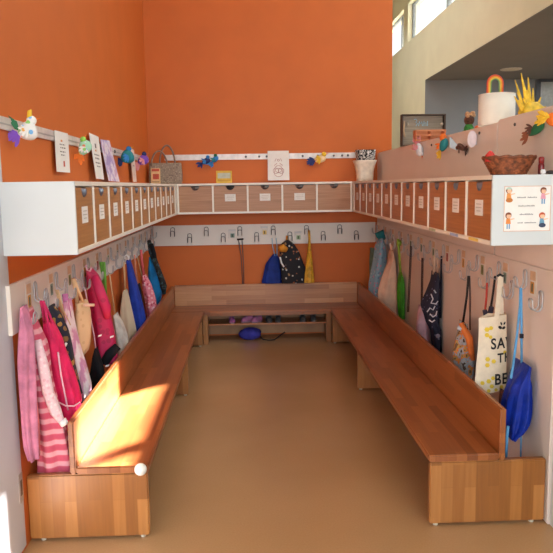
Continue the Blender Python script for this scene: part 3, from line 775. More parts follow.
for j in range(NR+1):
    f = j/NR
    ring = []
    for q in cols:                                   # front, from the left edge to the fold
        v0 = 318-3.5*q; v1 = (382+11*min(1, q/.42)) if q < .42 else 393-5*(q-.42)/.58
        v = v0+(v1-v0)*f; uL = le(min(383, max(318, v)))
        ring.append(tote_pt(uL+(506.5-uL)*q, v))
    v = 314.5+(388-314.5)*f
    for u in (508, 512, 520): ring.append(tote_pt(u, v))
    for u in (520, 506): p = tote_pt(u, v); ring.append(p+Vector((-.012, .02, 0)) if u == 520 else p+Vector((-.02, .035, 0)))
    p = tote_pt(490, v); ring.append(p+Vector((0, .05, 0)))
    rows_f.append(ring)
MB().loft(rows_f).build('bag_body', TOTE, tote, smooth=False)
st = MB()
def ribbon(m, pts, hw):
    P = [Vector(p) for p in pts]
    rings = []
    for p in P: rings.append([p+Vector((-hw, 0, 0)), p+Vector((-hw, .003, 0)), p+Vector((hw, .003, 0)), p+Vector((hw, 0, 0))])
    m.loft(rings)
ribbon(st, [un(500.5, 274, 'y', TY-.01), un(499.5, 290, 'y', TY-.006), un(498, 305, 'y', TY-.006), un(496.5, 320, 'y', TY-.016)], .013)
ribbon(st, [un(501.5, 274, 'y', TY+.01), un(501.5, 292, 'y', TY+.03), un(502, 318, 'y', TY+.02)], .010)
st.build('strap', TOTE, tote)
MB().tube([un(497.5, 276, 'y', TY-.02), un(500, 274.5, 'y', TY-.03), un(503, 276, 'y', TY-.02)], .007, 6).build('strap_top', BLACK, tote, smooth=True)
def words(txt, u0, vb, cap, name):
    """cut letters laid on the canvas; cap = letter height in photo pixels"""
    cu = bpy.data.curves.new('t', 'FONT'); cu.body = txt; cu.size = 1; cu.space_character = 1.14; cu.offset = .018
    ob = bpy.data.objects.new('t', cu); COL.objects.link(ob)
    dg = bpy.context.evaluated_depsgraph_get(); me = bpy.data.meshes.new_from_object(ob.evaluated_get(dg))
    bm = bmesh.new(); bm.from_mesh(me)
    bmesh.ops.triangulate(bm, faces=bm.faces)
    for _ in range(2): bmesh.ops.subdivide_edges(bm, edges=[e for e in bm.edges if e.calc_length() > .12], cuts=1)
    bmesh.ops.triangulate(bm, faces=bm.faces)
    k = cap/.73
    off = Vector(tote.location)
    for v in bm.verts: v.co = tote_pt(u0+v.co.x*k*.82, vb-v.co.y*k-v.co.x*k*.06, .0035)-off
    me2 = bpy.data.meshes.new(name); bm.to_mesh(me2); bm.free()
    me2.materials.append(BLACK)
    o = bpy.data.objects.new(name, me2); COL.objects.link(o); o.parent = tote
    sd = o.modifiers.new('thick', 'SOLIDIFY'); sd.thickness = .001
    bpy.data.objects.remove(ob); bpy.data.curves.remove(cu)
    return o
words('SAVE', 489.6, 348.5, 11.0, 'printed_word')
words('THE', 496.5, 362.0, 9.5, 'printed_word')
words('BEES', 493.3, 384.0, 11.0, 'printed_word')
YEL = plain('yellow_print', (222, 190, 60), .8)
for (u, v, s_) in ((486, 329, 2.6), (490, 327.5, 2.2), (486, 334.5, 2.4), (489.5, 336.5, 2), (486.7, 358.6, 2.5), (492.7, 360.6, 2.4), (486.4, 364.5, 2.4), (481.7, 382.5, 2.2), (487.7, 380.5, 2.4), (492, 377.4, 2.2), (490.7, 385.5, 2.3), (487.7, 390, 2), (500.7, 386.5, 2.2), (504.5, 352, 2), (495, 389, 1.8)):
    MB().add([tote_pt(u+s_*math.cos(PI*k/3), v+s_*math.sin(PI*k/3), .002) for k in range(6)], [tuple(range(6))]).build('printed_hexagon', YEL, tote)
bee = MB()
for (u, v, a, b_, rot) in ((499.3, 327, 2.2, 1.5, .5), (503.2, 327.5, 2.0, 1.4, -.5), (500.5, 323.2, .9, 1.8, -.4), (504, 323, .9, 1.8, .5)):
    bee.add([tote_pt(u+a*math.cos(2*PI*k/12)*math.cos(rot)-b_*math.sin(2*PI*k/12)*math.sin(rot), v+a*math.cos(2*PI*k/12)*math.sin(rot)+b_*math.sin(2*PI*k/12)*math.cos(rot), .003) for k in range(12)], [tuple(range(12))])
bee.build('printed_bee', BLACK, tote)
PBC = plain('sky_blue_cord', (90, 160, 214), .7)
BLU2 = cloth('cobalt_nylon', (20, 48, 150), .45)
t = hung('drawstring_bag', 'cobalt blue drawstring bag on sky blue cords, nearest on the right partition', 'bag', 'R', -4.1, .10,
     [(362, 519, 526), (370, 514, 529), (382, 508, 531), (396, 504, 532.5), (410, 502, 532), (420, 501, 529), (428, 501, 522), (434, 502, 511)], BLU2, 'bag_body', 9, .13, 51, GR,
     [('cord', [(520.5, 288, -4.12), (520, 305, -4.1), (517, 335, -4.1), (513, 366, -4.12), (511, 378, -4.2)], .006, PBC),
      ('cord', [(521, 288, -4.12), (521.5, 320, -4.1), (521.5, 363, -4.1)], .006, PBC),
      ('cord', [(521, 420, -4.05), (521, 440, -4.05), (520.5, 470, -4.05)], .004, PBC),
      ('cord', [(508, 426, -4.2), (507, 436, -4.2), (506, 458, -4.2)], .007, PBC)])
blob(t, 'toggle', [(521.5, 334, -4.12), (521.5, 338, -4.12)], .010, NAVY)
hung('gym_bag', 'small dark brown bag peeking out between tote and blue bag', 'bag', 'R', -3.98, .04,
     [(390, 500, 505), (398, 499, 507), (408, 499, 508), (420, 500, 507)], cloth('dark_brown_fabric', (86, 52, 50)), 'bag_body', 4, .05, 53, GR)

# bag lying under the shoe shelf, with its cord
t = thing('drawstring_bag', 'crumpled blue bag lying on the floor under the back bench', 'bag', (1.03, -.25, 0))
rings = []
rn = random.Random(4)
for a in range(11):
    th = PI*(a+.05)/10.1
    rings.append([(1.03+.115*math.sin(th)*math.cos(2*PI*k/20)*(1+.12*math.sin(5*2*PI*k/20+a)), -.25+.075*math.sin(th)*math.sin(2*PI*k/20)*(1+.1*math.sin(3*2*PI*k/20+a)), .066-.066*math.cos(th)*(1+.1*math.sin(4*2*PI*k/20)*math.sin(th))) for k in range(20)])
MB().loft(rings).build('bag_body', cloth('blue_violet_fabric', (66, 66, 170)), t, smooth=True)
MB().tube([(1.12, -.26, .05), (1.16, -.30, .012), (1.22, -.32, .006), (1.28, -.30, .006), (1.30, -.25, .006), (1.35, -.2, .03), (1.4, -.18, .06)], .006, 6).build('cord', BLACK, t, smooth=True)

# ------------------------------------------------------------------ display rails on the walls
t = thing('display_rail', 'white paper holder rail along the left orange wall above the shelf', 'display rail', (0, -2.3, 1.85))
RAIL = plain('rail_white', (216, 208, 204), .35, .1)
box(.001, .014, -4.449, -.1, 1.862, 1.916).build('rail', RAIL, t, .002)
box(.014, .018, -4.449, -.1, 1.882, 1.888).build('slot_line', plain('rail_grey', (176, 170, 170), .4), t)
for y in (-3.97, -3.02, -1.95, -.5): MB().ball((.018, y, 1.888), (.008, .012, .012)).build('magnet', DSTEEL, t, smooth=True)
t = thing('display_rail', 'white paper holder rail on the orange back wall above the shelf', 'display rail', (1.1, 0, 1.88))
box(.17, 2.3, -.014, -.001, 1.886, 1.945).build('rail', RAIL, t, .002)
for x in (1.02, 1.16, 1.24, 1.29, 1.62, 1.78, 1.95, 2.04, 2.1): MB().ball((x, -.018, 1.915), (.012, .007, .012)).build('magnet', DSTEEL, t, smooth=True)

# papers hung on the rails
def sheet(name, label, cat, corners, mat_, marks=(), group=None, th=.002):
    """corners: TL, TR, BR, BL in the room; marks: (s0, s1, t0, t1, material) on the face"""
    P = [Vector(c) for c in corners]
    t = thing(name, label, cat, (P[2]+P[3])/2, group)
    n = (P[1]-P[0]).cross(P[3]-P[0]).normalized()
    if n.dot(CAM-P[0]) < 0: n = -n
    MB().quad(P, th).build('paper', mat_, t)
    at = lambda s, q: (P[0]*(1-s)+P[1]*s)*(1-q)+(P[3]*(1-s)+P[2]*s)*q
    bym = {}
    for s0, s1, q0, q1, m in marks:
        bym.setdefault((m.name), (m, MB()))[1].add([at(s0, q0)+n*(th/2+.001), at(s1, q0)+n*(th/2+.001), at(s1, q1)+n*(th/2+.001), at(s0, q1)+n*(th/2+.001)], [(0, 1, 2, 3)])
    for m, mb in bym.values(): mb.build('printed_marks', m, t)
    return t, at, n
GP = 'papers on the left rail'
RED = plain('red_ink', (200, 90, 70), .8); ORI = plain('orange_ink', (224, 150, 90), .8)
def lines(rows, m, w=.03):
    out = []
    rr = random.Random(len(rows))
    for q, a, b_ in rows:
        s = a
        while s < b_:
            e = min(b_, s+rr.uniform(.06, .16)); out.append((s, e, q, q+w, m)); s = e+.04
    return out
X1 = .02
sheet('paper_sheet', 'white paper with short printed lines and red drawing, first sheet on left rail', 'paper', [(X1, -3.62, 1.918), (X1, -3.35, 1.92), (X1+.004, -3.36, 1.70), (X1+.004, -3.635, 1.70)], PAPER,
      lines([(.30, .3, .7), (.38, .34, .72), (.48, .3, .7), (.56, .36, .66)], INK)+[(.38, .52, .2, .25, ORI), (.5, .62, .72, .86, RED)], GP)
sheet('paper_sheet', 'tall white paper with dark printed lines beside the marbled purple sheet', 'paper', [(X1, -2.81, 1.965), (X1, -2.53, 1.958), (X1+.03, -2.56, 1.668), (X1+.03, -2.80, 1.672)], PAPER,
      lines([(.44, .2, .75), (.52, .25, .7), (.62, .2, .78), (.70, .3, .7)], INK)+[(.4, .55, .2, .3, DSTEEL), (.35, .5, .34, .38, ORI)], GP)
MARB = patches('lilac_marble', [(0, (170, 150, 200)), (.42, (196, 178, 214)), (.5, (226, 214, 226)), (.6, (206, 170, 200)), (.68, (180, 160, 206))], 9)
sheet('paper_sheet', 'marbled lilac paper hanging on the left orange wall', 'paper', [(X1, -2.48, 1.945), (X1, -2.15, 1.958), (X1+.05, -2.09, 1.655), (X1+.05, -2.50, 1.66)], MARB, [], GP)
sheet('paper_sheet', 'narrow pale paper hanging farthest along the left rail', 'paper', [(X1, -1.27, 1.956), (X1, -1.05, 1.945), (X1+.02, -1.1, 1.66), (X1+.02, -1.28, 1.66)], plain('pale_pink_paper', (226, 206, 196), .8), lines([(.3, .3, .7), (.5, .3, .7)], INK), GP)
t, at, n = sheet('drawing', 'white paper with a reddish line drawing hanging on the back wall rail', 'paper', [(1.25, -.02, 1.972), (1.473, -.02, 1.972), (1.475, -.05, 1.664), (1.247, -.05, 1.664)], PAPER, [])
dm = MB()
for cx_, cy_, r_ in ((.5, .62, .17), (.38, .68, .13), (.62, .68, .13), (.5, .74, .2), (.5, .32, .05)):
    dm.tube([at(cx_+r_*math.cos(2*PI*k/16), cy_+r_*.7*math.sin(2*PI*k/16))+n*.002 for k in range(16)], .0022, 5, True)
for s0, q0, s1, q1 in ((.3, .5, .44, .42), (.56, .42, .7, .5), (.4, .26, .34, .36), (.6, .26, .66, .36)): dm.tube([at(s0, q0)+n*.002, at(s1, q1)+n*.002], .0022, 5)
dm.build('line_drawing', plain('dusty_red_pencil', (170, 110, 110), .8), t)

# ------------------------------------------------------------------ craft birds and small decorations
def bird(P, label, s, cols, group, face=(1, 0, 0), rot=0.0, body=(.5, .2, .3), head=.2):
    """paper bird: body, head with beak, wing and feather tail. P centre, s size, rot = tilt in the wall plane"""
    t = thing('craft_bird', label, 'craft bird', P, group)
    P = Vector(P); f = Vector(face).normalized(); side = Vector((0, 0, 1)).cross(f)  # along the wall
    cr, sr = math.cos(rot), math.sin(rot)
    A = lambda a, o, z: P+side*((a*cr-z*sr)*s)+f*(o*s)+Vector((0, 0, (a*sr+z*cr)*s))
    rb = random.Random(label)
    def ell(c, r, m, nm, tip=0.0):
        mb = MB(); rings = []
        for i in range(11):
            th = PI*(i+.02)/10.04
            rings.append([A(c[0]-r[0]*math.cos(th), c[1]+r[1]*math.sin(th)*math.sin(2*PI*k/16), c[2]+r[2]*math.sin(th)*(1-tip*math.cos(th))*math.cos(2*PI*k/16)) for k in range(16)])
        mb.loft(rings).build(nm, m, t, smooth=True)
    ell((0, body[1], 0), body, cols[0], 'body', .3)
    hx, hz = body[0]*.8, body[2]*.9
    ell((hx, body[1]+.03, hz), (head, head*.8, head), cols[1], 'head')
    MB().loft([[A(hx+head*.8, body[1]+.06*math.cos(2*PI*k/6), hz+.06*math.sin(2*PI*k/6)) for k in range(6)], [A(hx+head*2.1, body[1], hz-.04)]*1+[A(hx+head*2.1+.002*k, body[1]+.003, hz-.04) for k in range(5)]]).build('beak', cols[4], t)
    def fan(c, a0, a1, L, m, nm, k=6):
        mb = MB()
        for i in range(k):
            a = a0+(a1-a0)*i/(k-1)+rb.uniform(-.08, .08); l_ = L*rb.uniform(.75, 1.1); d = (math.cos(a), math.sin(a)); q = (-d[1], d[0])
            o0 = c[1]+.03*i
            pts = [(0, 0), (.3, .09), (.65, .13), (.9, .08), (1, 0), (.9, -.08), (.65, -.13), (.3, -.09)]
            mb.quad([A(c[0]+d[0]*l_*x+q[0]*l_*y, o0+.12*x*x, c[2]+d[1]*l_*x+q[1]*l_*y) for x, y in pts], .012*s)
        mb.build(nm, m, t)
    fan((-body[0]*.75, body[1]*.9, .02), PI*.8, PI*1.25, .75, cols[2], 'tail')
    fan((.05, body[1]*2.0, .06), PI*.72, PI*1.3, .5, cols[3], 'wing', 5)
    return t
C_ = lambda n_, c: plain(n_, c, .7, 0, .05, 40)
YL, BLb, VI, GNb, ORb, WHb, TQ, DBb, PKb, BRb = (C_('craft_yellow', (232, 186, 50)), C_('craft_blue', (50, 130, 200)), C_('craft_violet', (130, 80, 190)), C_('craft_green', (40, 110, 70)),
    C_('craft_orange', (236, 120, 40)), dots('craft_spotted', (232, 228, 224), [(120, 180, 230), (236, 170, 60), (150, 210, 120), (236, 120, 90)], 36, .36), C_('craft_teal', (30, 130, 140)), C_('craft_navy', (36, 50, 110)), C_('craft_pink', (226, 150, 160)), C_('craft_brown', (96, 60, 50)))
GBD = 'craft birds on the walls'
XW = (.35, -1, 0)
t = bird((.062, -4.22, 1.862), 'large spotted craft bird with yellow comb and violet tail, nearest on left rail', .085, [WHb, WHb, VI, WHb, ORb], GBD, XW, .35, (.5, .4, .48), .26)
MB().tube([(.085, -4.25, 1.905), (.086, -4.25, 1.93), (.088, -4.25, 1.948), (.096, -4.25, 1.955)], [.012, .012, .010, .003], 8).build('comb', YL, t, smooth=True)
for dx, dz in ((0, 0), (.008, .012), (-.004, .02)):
    MB().quad([(.045, -4.27, 1.862+dz*.3), (.03+dx, -4.275, 1.892+dz), (.004+dx*.3, -4.28, 1.91+dz), (.026+dx, -4.275, 1.872+dz)], .004).build('feather', GNb, t)
bird((.05, -3.1, 1.85), 'pale green and orange craft bird hanging between the first two left papers', .09, [dots('mint_spots', (170, 220, 190), [(230, 230, 120), (236, 140, 100), (220, 230, 230)], 34, .36), C_('craft_lime', (150, 210, 90)), ORb, WHb, ORb], GBD, XW, 1.0, (.55, .3, .4))
bird((.055, -1.67, 1.855), 'deep blue green round craft bird after the marbled paper', .11, [TQ, BLb, DBb, BLb, YL], GBD, XW, .5, (.5, .4, .5), .2)
bird((.055, -.82, 1.86), 'purple craft bird with pink ribbon tail in the far left corner', .11, [VI, DBb, PKb, PKb, ORb], GBD, XW, .6, (.5, .3, .4))
YB = (0, -1, 0)
bird((.60, -.02, 1.872), 'blue craft bird with navy feathers on the back wall, nearest the handbag', .10, [DBb, BLb, DBb, BLb, YL], GBD, YB, .5)
bird((.695, -.02, 1.89), 'turquoise craft bird with red and green crest on the back wall', .09, [BLb, GNb, BLb, TQ, plain('craft_red', (200, 50, 50), .7)], GBD, YB, .8)
t = bird((1.80, -.02, 1.88), 'yellow and white craft bird with navy tail on the back wall', .13, [C_('craft_cream', (236, 206, 160)), YL, DBb, YL, ORb], GBD, YB, .25)
XE = (-1, -.3, 0)
bird((W-.004, -1.93, 1.872), 'white craft bird with pink wing, farthest on the right partition', .11, [C_('craft_pale', (220, 222, 230)), C_('craft_pale', (220, 222, 230)), PKb, PKb, ORb], GBD, XE, -1.3, (.5, .25, .28), .16)
bird((W-.004, -2.6, 1.87), 'orange, blue and yellow craft bird on the right partition', .10, [TQ, ORb, YL, ORb, ORb], GBD, XE, 1.0, (.5, .25, .34), .28)
bird((W-.004, -2.98, 1.832), 'small dark brown craft bird left of the white disc', .085, [BRb, BRb, C_('craft_dark', (60, 36, 36)), BRb, YL], GBD, XE, 2.7, (.55, .2, .22), .16)
bird((W-.004, -4.13, 1.853), 'brown and dark green craft bird above the wicker basket', .09, [GNb, BRb, C_('craft_rust', (150, 84, 56)), BRb, BRb], GBD, XE, .45, (.62, .22, .26), .2)
bird((W-.004, -4.29, 1.885), 'orange and yellow craft bird at the near end of partition', .085, [ORb, YL, YL, YL, ORb], GBD, XE, -.2, (.45, .2, .35), .2)
t = thing('paper_disc', 'white paper disc with a pale fold sticking out from the right partition', 'decoration', (W, -3.2, 1.86))
MB().loft([[(W-.035-.02*math.cos(a), -3.24+.022*math.cos(a)+dy, 1.868+.05*math.sin(a)) for a in [2*PI*k/20 for k in range(20)]] for dy in (0, .008)]).build('disc', plain('disc_white', (226, 220, 232), .7), t)
MB().quad([(W-.002, -3.22, 1.9), (W-.03, -3.22, 1.87), (W-.002, -3.22, 1.83)], .004).build('fold', plain('disc_grey', (196, 200, 214), .7), t)
MB().quad([(W-.002, -2.83, 1.86), (W-.05, -2.83, 1.91), (W-.05, -2.83, 1.84), (W-.002, -2.83, 1.82)], .004).build('paper_tab', tag and plain('pale_blue_tab', (190, 206, 220), .7), t)
for k, (u, v) in enumerate(((432, 145), (452, 139), (480, 133), (515.5, 124.5))):
    P = un(u, v, 'x', W)
    o = MB().ball((W-.004, P.y, P.z), (.006, .009, .009)).build('round_magnet', DSTEEL, smooth=True)
    tag(o, 'small dark round magnet on right partition, %s from the far end' % ORD[k], 'magnet', 'magnets on the right partition')

# ------------------------------------------------------------------ things on the shelves
ZS_ = ZT+.001
# tote handbag in the far left corner
t = thing('handbag', 'grey tweed handbag with two tall handles on the far left shelf corner', 'handbag', (.19, -.17, ZS_))
TW = dots('grey_tweed', (150, 132, 116), [(150, 132, 116), (176, 160, 142), (120, 104, 92), (164, 146, 130)], 70, .45)
rings = []
for z, hx, hy in ((0, .165, .06), (.03, .17, .065), (.1, .172, .06), (.19, .166, .045), (.215, .162, .04)):
    rings.append([(.192+hx*math.copysign(abs(math.cos(a))**.45, math.cos(a)), -.17+hy*math.copysign(abs(math.sin(a))**.45, math.sin(a)), ZS_+z) for a in [2*PI*(k+.5)/32 for k in range(32)]])
rings2 = [[(x*.94+.192*.06, y*.9-.17*.1, z-.002) for x, y, z in rings[-1]], [(x*.94+.192*.06, y*.9-.17*.1, z-.1) for x, y, z in rings[-2]]]
MB().loft(rings+rings2).build('bag_body', TW, t, smooth=True)
for yy, xx, zz in ((-.205, .135, .155), (-.135, .21, .215)):
    MB().tube([(xx+.08*math.cos(a), yy, ZS_+.18+zz*math.sin(a)) for a in [PI*k/14 for k in range(15)]], .009, 8).build('handle', plain('handle_brown', (140, 116, 100), .6), t, smooth=True)
t, at, n = sheet('picture_card', 'small cream card with a red picture leaning on the grey handbag', 'card', [(.055, -.27, ZS_+.16), (.15, -.27, ZS_+.16), (.152, -.29, ZS_+.001), (.057, -.29, ZS_+.001)], plain('cream_card', (226, 190, 140), .7), [(.1, .9, .04, .2, RED), (.2, .85, .36, .7, RED), (.3, .6, .38, .5, plain('olive_ink', (120, 120, 60), .8)), (.12, .88, .84, .88, plain('brown_ink', (140, 90, 60), .8))])
t, at, n = sheet('photo_card', 'yellow framed card with a pale picture standing on the back shelf', 'card', [(.712, -.2, ZS_+.127), (.874, -.2, ZS_+.125), (.874, -.23, ZS_+.001), (.712, -.23, ZS_+.001)], plain('yellow_card', (224, 182, 70), .6), [(.1, .9, .18, .62, plain('photo_pale', (190, 196, 180), .6)), (.15, .85, .34, .5, plain('photo_dark', (120, 124, 110), .6)), (.08, .92, .72, .86, plain('yellow_dark', (206, 160, 60), .6))], th=.006)
# white flared pot with a zebra patterned pouch
t = thing('flared_pot', 'white flared pot on the far right shelf corner', 'pot', (2.249, -.2, ZS_))
prof = [(0, .082), (.04, .085), (.10, .089), (.16, .102), (.205, .118), (.212, .118)]
def sq(cx, cy, r, z, p=.6, n=28): return [(cx+r*math.copysign(abs(math.cos(a))**p, math.cos(a)), cy+r*math.copysign(abs(math.sin(a))**p, math.sin(a)), z) for a in [2*PI*(k+.5)/n for k in range(n)]]
ring = [sq(2.249, -.2, r_, ZS_+z) for z, r_ in prof]+[sq(2.249, -.2, .105, ZS_+.212), sq(2.249, -.2, .07, ZS_+.05)]
MB().loft(ring).build('pot_body', plain('pot_white', (238, 226, 210), .4), t, smooth=True)
ZEB = patches('zebra_print', [(0, (30, 28, 30)), (.47, (236, 230, 224)), (.53, (30, 28, 30)), (.6, (236, 230, 224))], 55)
o = MB().loft([sq(2.255, -.2, r_, ZS_+z, .5) for z, r_ in ((.065, .06), (.2, .09), (.26, .096), (.318, .1))]).build('patterned_pouch', ZEB, smooth=True)
tag(o, 'black and white patterned pouch standing in the white pot', 'pouch')
# basket and the small things beside it, on the near end of the right shelf
by, bx = -4.2, 2.245
t = thing('wicker_basket', 'brown wicker basket on the near end of the right shelf', 'basket', (bx, by, ZS_))
WICK = plain('wicker', (120, 66, 38), .7, 0, .3, 60, .3, 120)
m = MB()
NB = 36
def el(rx, ry, z): return [(bx+rx*math.cos(2*PI*k/NB), by+ry*math.sin(2*PI*k/NB), ZS_+z) for k in range(NB)]
hgt = .08
m.loft([el(.073, .062, .002), el(.077, .066, .004), el(.098, .085, .05), el(.114, .099, hgt), el(.107, .092, hgt), el(.09, .077, .05), el(.069, .058, .008)], True, True)
m.build('basket_wall', WICK, t, smooth=True)
m = MB()
for i in range(12):
    f = (i+.5)/12; rx = .075+.041*f; ry = .064+.037*f
    m.tube([(bx+(rx+.003*math.cos(k*PI+i*PI))*math.cos(2*PI*k/NB), by+(ry+.003*math.cos(k*PI+i*PI))*math.sin(2*PI*k/NB), ZS_+.004+f*(hgt-.006)) for k in range(NB)], .0042, 6, True)
m.build('woven_strands', plain('wicker_strand', (134, 74, 44), .65, 0, .35, 50), t, smooth=True)
MB().tube([(bx+.116*math.cos(2*PI*k/NB), by+.101*math.sin(2*PI*k/NB), ZS_+hgt+.003*math.sin(k*2.1)) for k in range(NB)], .008, 7, True).build('rim', plain('wicker_rim', (112, 60, 34), .65, 0, .3, 50), t, smooth=True)
o = MB().loft([[(bx-.095+r_*math.cos(2*PI*k/8), by-.02+r_*math.sin(2*PI*k/8), z) for k in range(8)] for r_, z in ((.022, ZS_+.062), (.024, ZS_+.09), (.012, ZS_+.105), (.004, ZS_+.112))]).build('red_felt_cone', plain('red_felt', (200, 50, 46), .8))
tag(o, 'small red pointed felt thing peeking over the basket rim', 'decoration')
o = MB()
bx2 = 2.372
t = thing('bottle', 'small dark red bottle beside the wicker basket', 'bottle', (bx2, -4.26, ZS_))
MB().loft([[(bx2+r_*math.cos(2*PI*k/14), -4.26+r_*math.sin(2*PI*k/14), ZS_+z) for k in range(14)] for z, r_ in ((0, .012), (.004, .014), (.04, .014), (.05, .011))]).build('bottle_body', plain('dark_red_gloss', (120, 30, 36), .3), t, smooth=True)
MB().loft([[(bx2+r_*math.cos(2*PI*k/14), -4.26+r_*math.sin(2*PI*k/14), ZS_+z) for k in range(14)] for z, r_ in ((.0505, .012), (.074, .013), (.08, .008))]).build('cap', plain('red_cap', (150, 40, 40), .4), t, smooth=True)
o = MB().ball((2.392, -4.32, ZS_+.009), (.022, .02, .0088)).build('dark_pebble', plain('dark_pebble', (50, 40, 44), .4), smooth=True)
tag(o, 'flat dark pebble in front of the red bottle', 'pebble')
o = MB().box(2.345, 2.365, -4.33, -4.31, ZS_, ZS_+.022).build('white_cube', plain('cube_white', (226, 222, 224), .5), bevel=.004)
tag(o, 'tiny white cube between basket and red bottle', 'block')

# poster on the end panel of the right shelf
py = -4.3885
t = thing('poster', 'white poster with four drawn children on the end of the right shelf', 'poster', (2.262, py, 1.49))
P0, P1, Q0, Q1 = 2.157, 2.366, 1.393, 1.592
box(P0, P1, py, py+.001, Q0, Q1).build('paper', PAPER, t)
bd = MB()
for a in ((P0, P1, Q0, Q0+.003), (P0, P1, Q1-.003, Q1), (P0, P0+.003, Q0, Q1), (P1-.003, P1, Q0, Q1)): bd.box(a[0], a[1], py-.0006, py, a[2], a[3])
bd.build('border_line', plain('salmon_line', (216, 176, 156), .7), t)
pp = lambda s, q, o=.0008: (P0+(P1-P0)*s, py-o, Q1-(Q1-Q0)*q)
tx = MB()
rr = random.Random(3)
for q, a, b_ in ((.255, .28, .47), (.255, .50, .69), (.44, .31, .66), (.625, .34, .63), (.81, .30, .41), (.81, .45, .70)):
    s = a
    while s < b_-.008:
        wd = rr.uniform(.012, .022); hh = rr.choice((.022, .022, .03))
        tx.add([pp(s, q+.012), pp(s+wd, q+.012), pp(s+wd, q+.012-hh), pp(s, q+.012-hh)], [(0, 1, 2, 3)]); s += wd+.008
tx.build('printed_lines', plain('poster_text', (130, 126, 130), .8), t)
SKIN = plain('drawn_skin', (240, 190, 156), .8)
def kid(s, q, hair, top, leg, cap=None, sit=False):
    m = MB()
    def disc(cs, cq, rs, rq, mt, o, n=16, a0=0, a1=2*PI):
        m.mat(mt); m.add([pp(cs+rs*math.cos(a0+(a1-a0)*k/(n-1)), cq-rq*math.sin(a0+(a1-a0)*k/(n-1)), o) for k in range(n)], [tuple(range(n))])
    disc(s, q-.105, .066, .072, hair, .0008); disc(s+.008, q-.09, .05, .052, SKIN, .0011)
    disc(s, q-.125, .064, .05, cap or hair, .0014, 12, 0, PI)
    m.mat(top); m.add([pp(s-.04, q-.04, .0008), pp(s+.04, q-.04, .0008), pp(s+.055, q+.08, .0008), pp(s-.055, q+.08, .0008)], [(0, 1, 2, 3)])
    m.mat(SKIN); m.add([pp(s+.03, q-.03, .001), pp(s+.13, q-.045, .001), pp(s+.13, q-.025, .001), pp(s+.035, q, .001)], [(0, 1, 2, 3)])
    if sit: disc(s+.01, q+.11, .075, .05, leg, .0009)
    else:
        m.mat(leg)
        for d in (-.035, .012): m.add([pp(s+d, q+.08, .0008), pp(s+d+.03, q+.08, .0008), pp(s+d+.03, q+.19, .0008), pp(s+d, q+.19, .0008)], [(0, 1, 2, 3)])
    m.build('drawn_child', None, t)
hb, ho = plain('drawn_brown_hair', (130, 70, 50), .8), plain('drawn_red_hair', (190, 80, 50), .8)
kid(.10, .20, hb, plain('drawn_orange', (226, 150, 80), .8), plain('drawn_tan', (196, 120, 60), .8), plain('drawn_cap', (180, 200, 190), .8), True)
kid(.83, .21, hb, plain('drawn_pink', (230, 160, 180), .8), plain('drawn_blue', (120, 160, 196), .8))
kid(.10, .75, hb, plain('drawn_orange2', (230, 140, 70), .8), plain('drawn_blue', (120, 160, 196), .8))
kid(.82, .76, ho, plain('drawn_teal', (110, 160, 190), .8), plain('drawn_navy', (60, 70, 96), .8), None, True)

# ------------------------------------------------------------------ things on top of the partition
ZP = 1.937
# grey wooden crate with writing, standing on its side beyond the orange wall end
t = thing('wooden_crate', 'weathered grey wooden crate with pale blue writing on the partition top', 'crate', (2.63, -1.2, ZP+.001))
cx0, cx1, cy0 = 2.425, 2.72, -1.25
z0, z1 = ZP+.001, ZP+.172
z1 = un(424, 114, 'y', cy0).z
a0 = un(402, 114, 'y', cy0).x; a1 = un(446, 114, 'y', cy0).x
CRT = wood_grain('weathered_wood', (128, 112, 94), (150, 134, 114), (172, 156, 136))
m = MB()
box(a0+.012, a1-.012, cy0+.06, cy0+.07, z0, z1-.008).build('back_board', CRT, t)
box(a0, a1, cy0, cy0+.07, z1-.01, z1).build('top_board', plain('dark_wood_edge', (76, 58, 46), .7), t)
box(a0, a1, cy0, cy0+.07, z0, z0+.01).build('bottom_board', plain('dark_wood_edge', (76, 58, 46), .7), t)
for x in (a0, a1-.012): box(x, x+.012, cy0, cy0+.07, z0+.01, z1-.01).build('side_board', plain('dark_wood_edge', (76, 58, 46), .7), t)
wr = MB(); wp = lambda u, v: un(u, v, 'y', cy0+.056)
for st_ in ([(414, 119.5), (416, 119), (417, 121), (415.5, 122), (417.5, 123.5), (416, 126)], [(418.5, 126), (419.5, 121.5), (420.5, 124), (421.7, 121.5), (422.5, 126)], [(424, 126), (424, 121)], [(424, 123.5), (426, 122.5), (426, 126)], [(427.5, 121), (427.5, 126)]):
    wr.tube([wp(*q) for q in st_], .0035, 5)
wr.build('blue_writing', plain('pale_blue_paint', (160, 200, 220), .7), t)
dk = MB()
for u, v in ((407.5, 124), (442, 124)): dk.ball(un(u, v, 'y', cy0+.03), (.012, .02, .014))
dk.build('white_shell', plain('shell_white', (206, 190, 176), .6), t, smooth=True)
MB().tube([un(404.5, 121, 'y', cy0-.006), un(403.8, 130, 'y', cy0-.008), un(404.8, 137, 'y', cy0-.006)], .007, 6).build('rope', plain('rope_beige', (190, 160, 130), .8), t, smooth=True)
# small orange crate in front of it
t = thing('small_crate', 'small orange brown wooden tray in front of the grey crate', 'crate', (2.49, -1.75, ZP+.001))
OW = wood_grain('orange_wood', (176, 96, 56), (196, 118, 74), (212, 140, 96))
c0, c1 = un(416, 134, 'y', -1.95).x, un(446, 134, 'y', -1.95).x
zt_ = un(430, 129.5, 'y', -1.95).z
for zz in (ZP+.001, (ZP+zt_)/2-.006, zt_-.014): box(c0, c1, -1.95, -1.94, zz, zz+.014).build('slat', OW, t, .001)
for x in (c0, c1-.012, (c0+c1)/2): box(x, x+.012, -1.94, -1.85, ZP+.001, zt_).build('side_board', OW, t, .001)
box(c0, c1, -1.86, -1.85, ZP+.001, zt_).build('back_board', OW, t, .001)
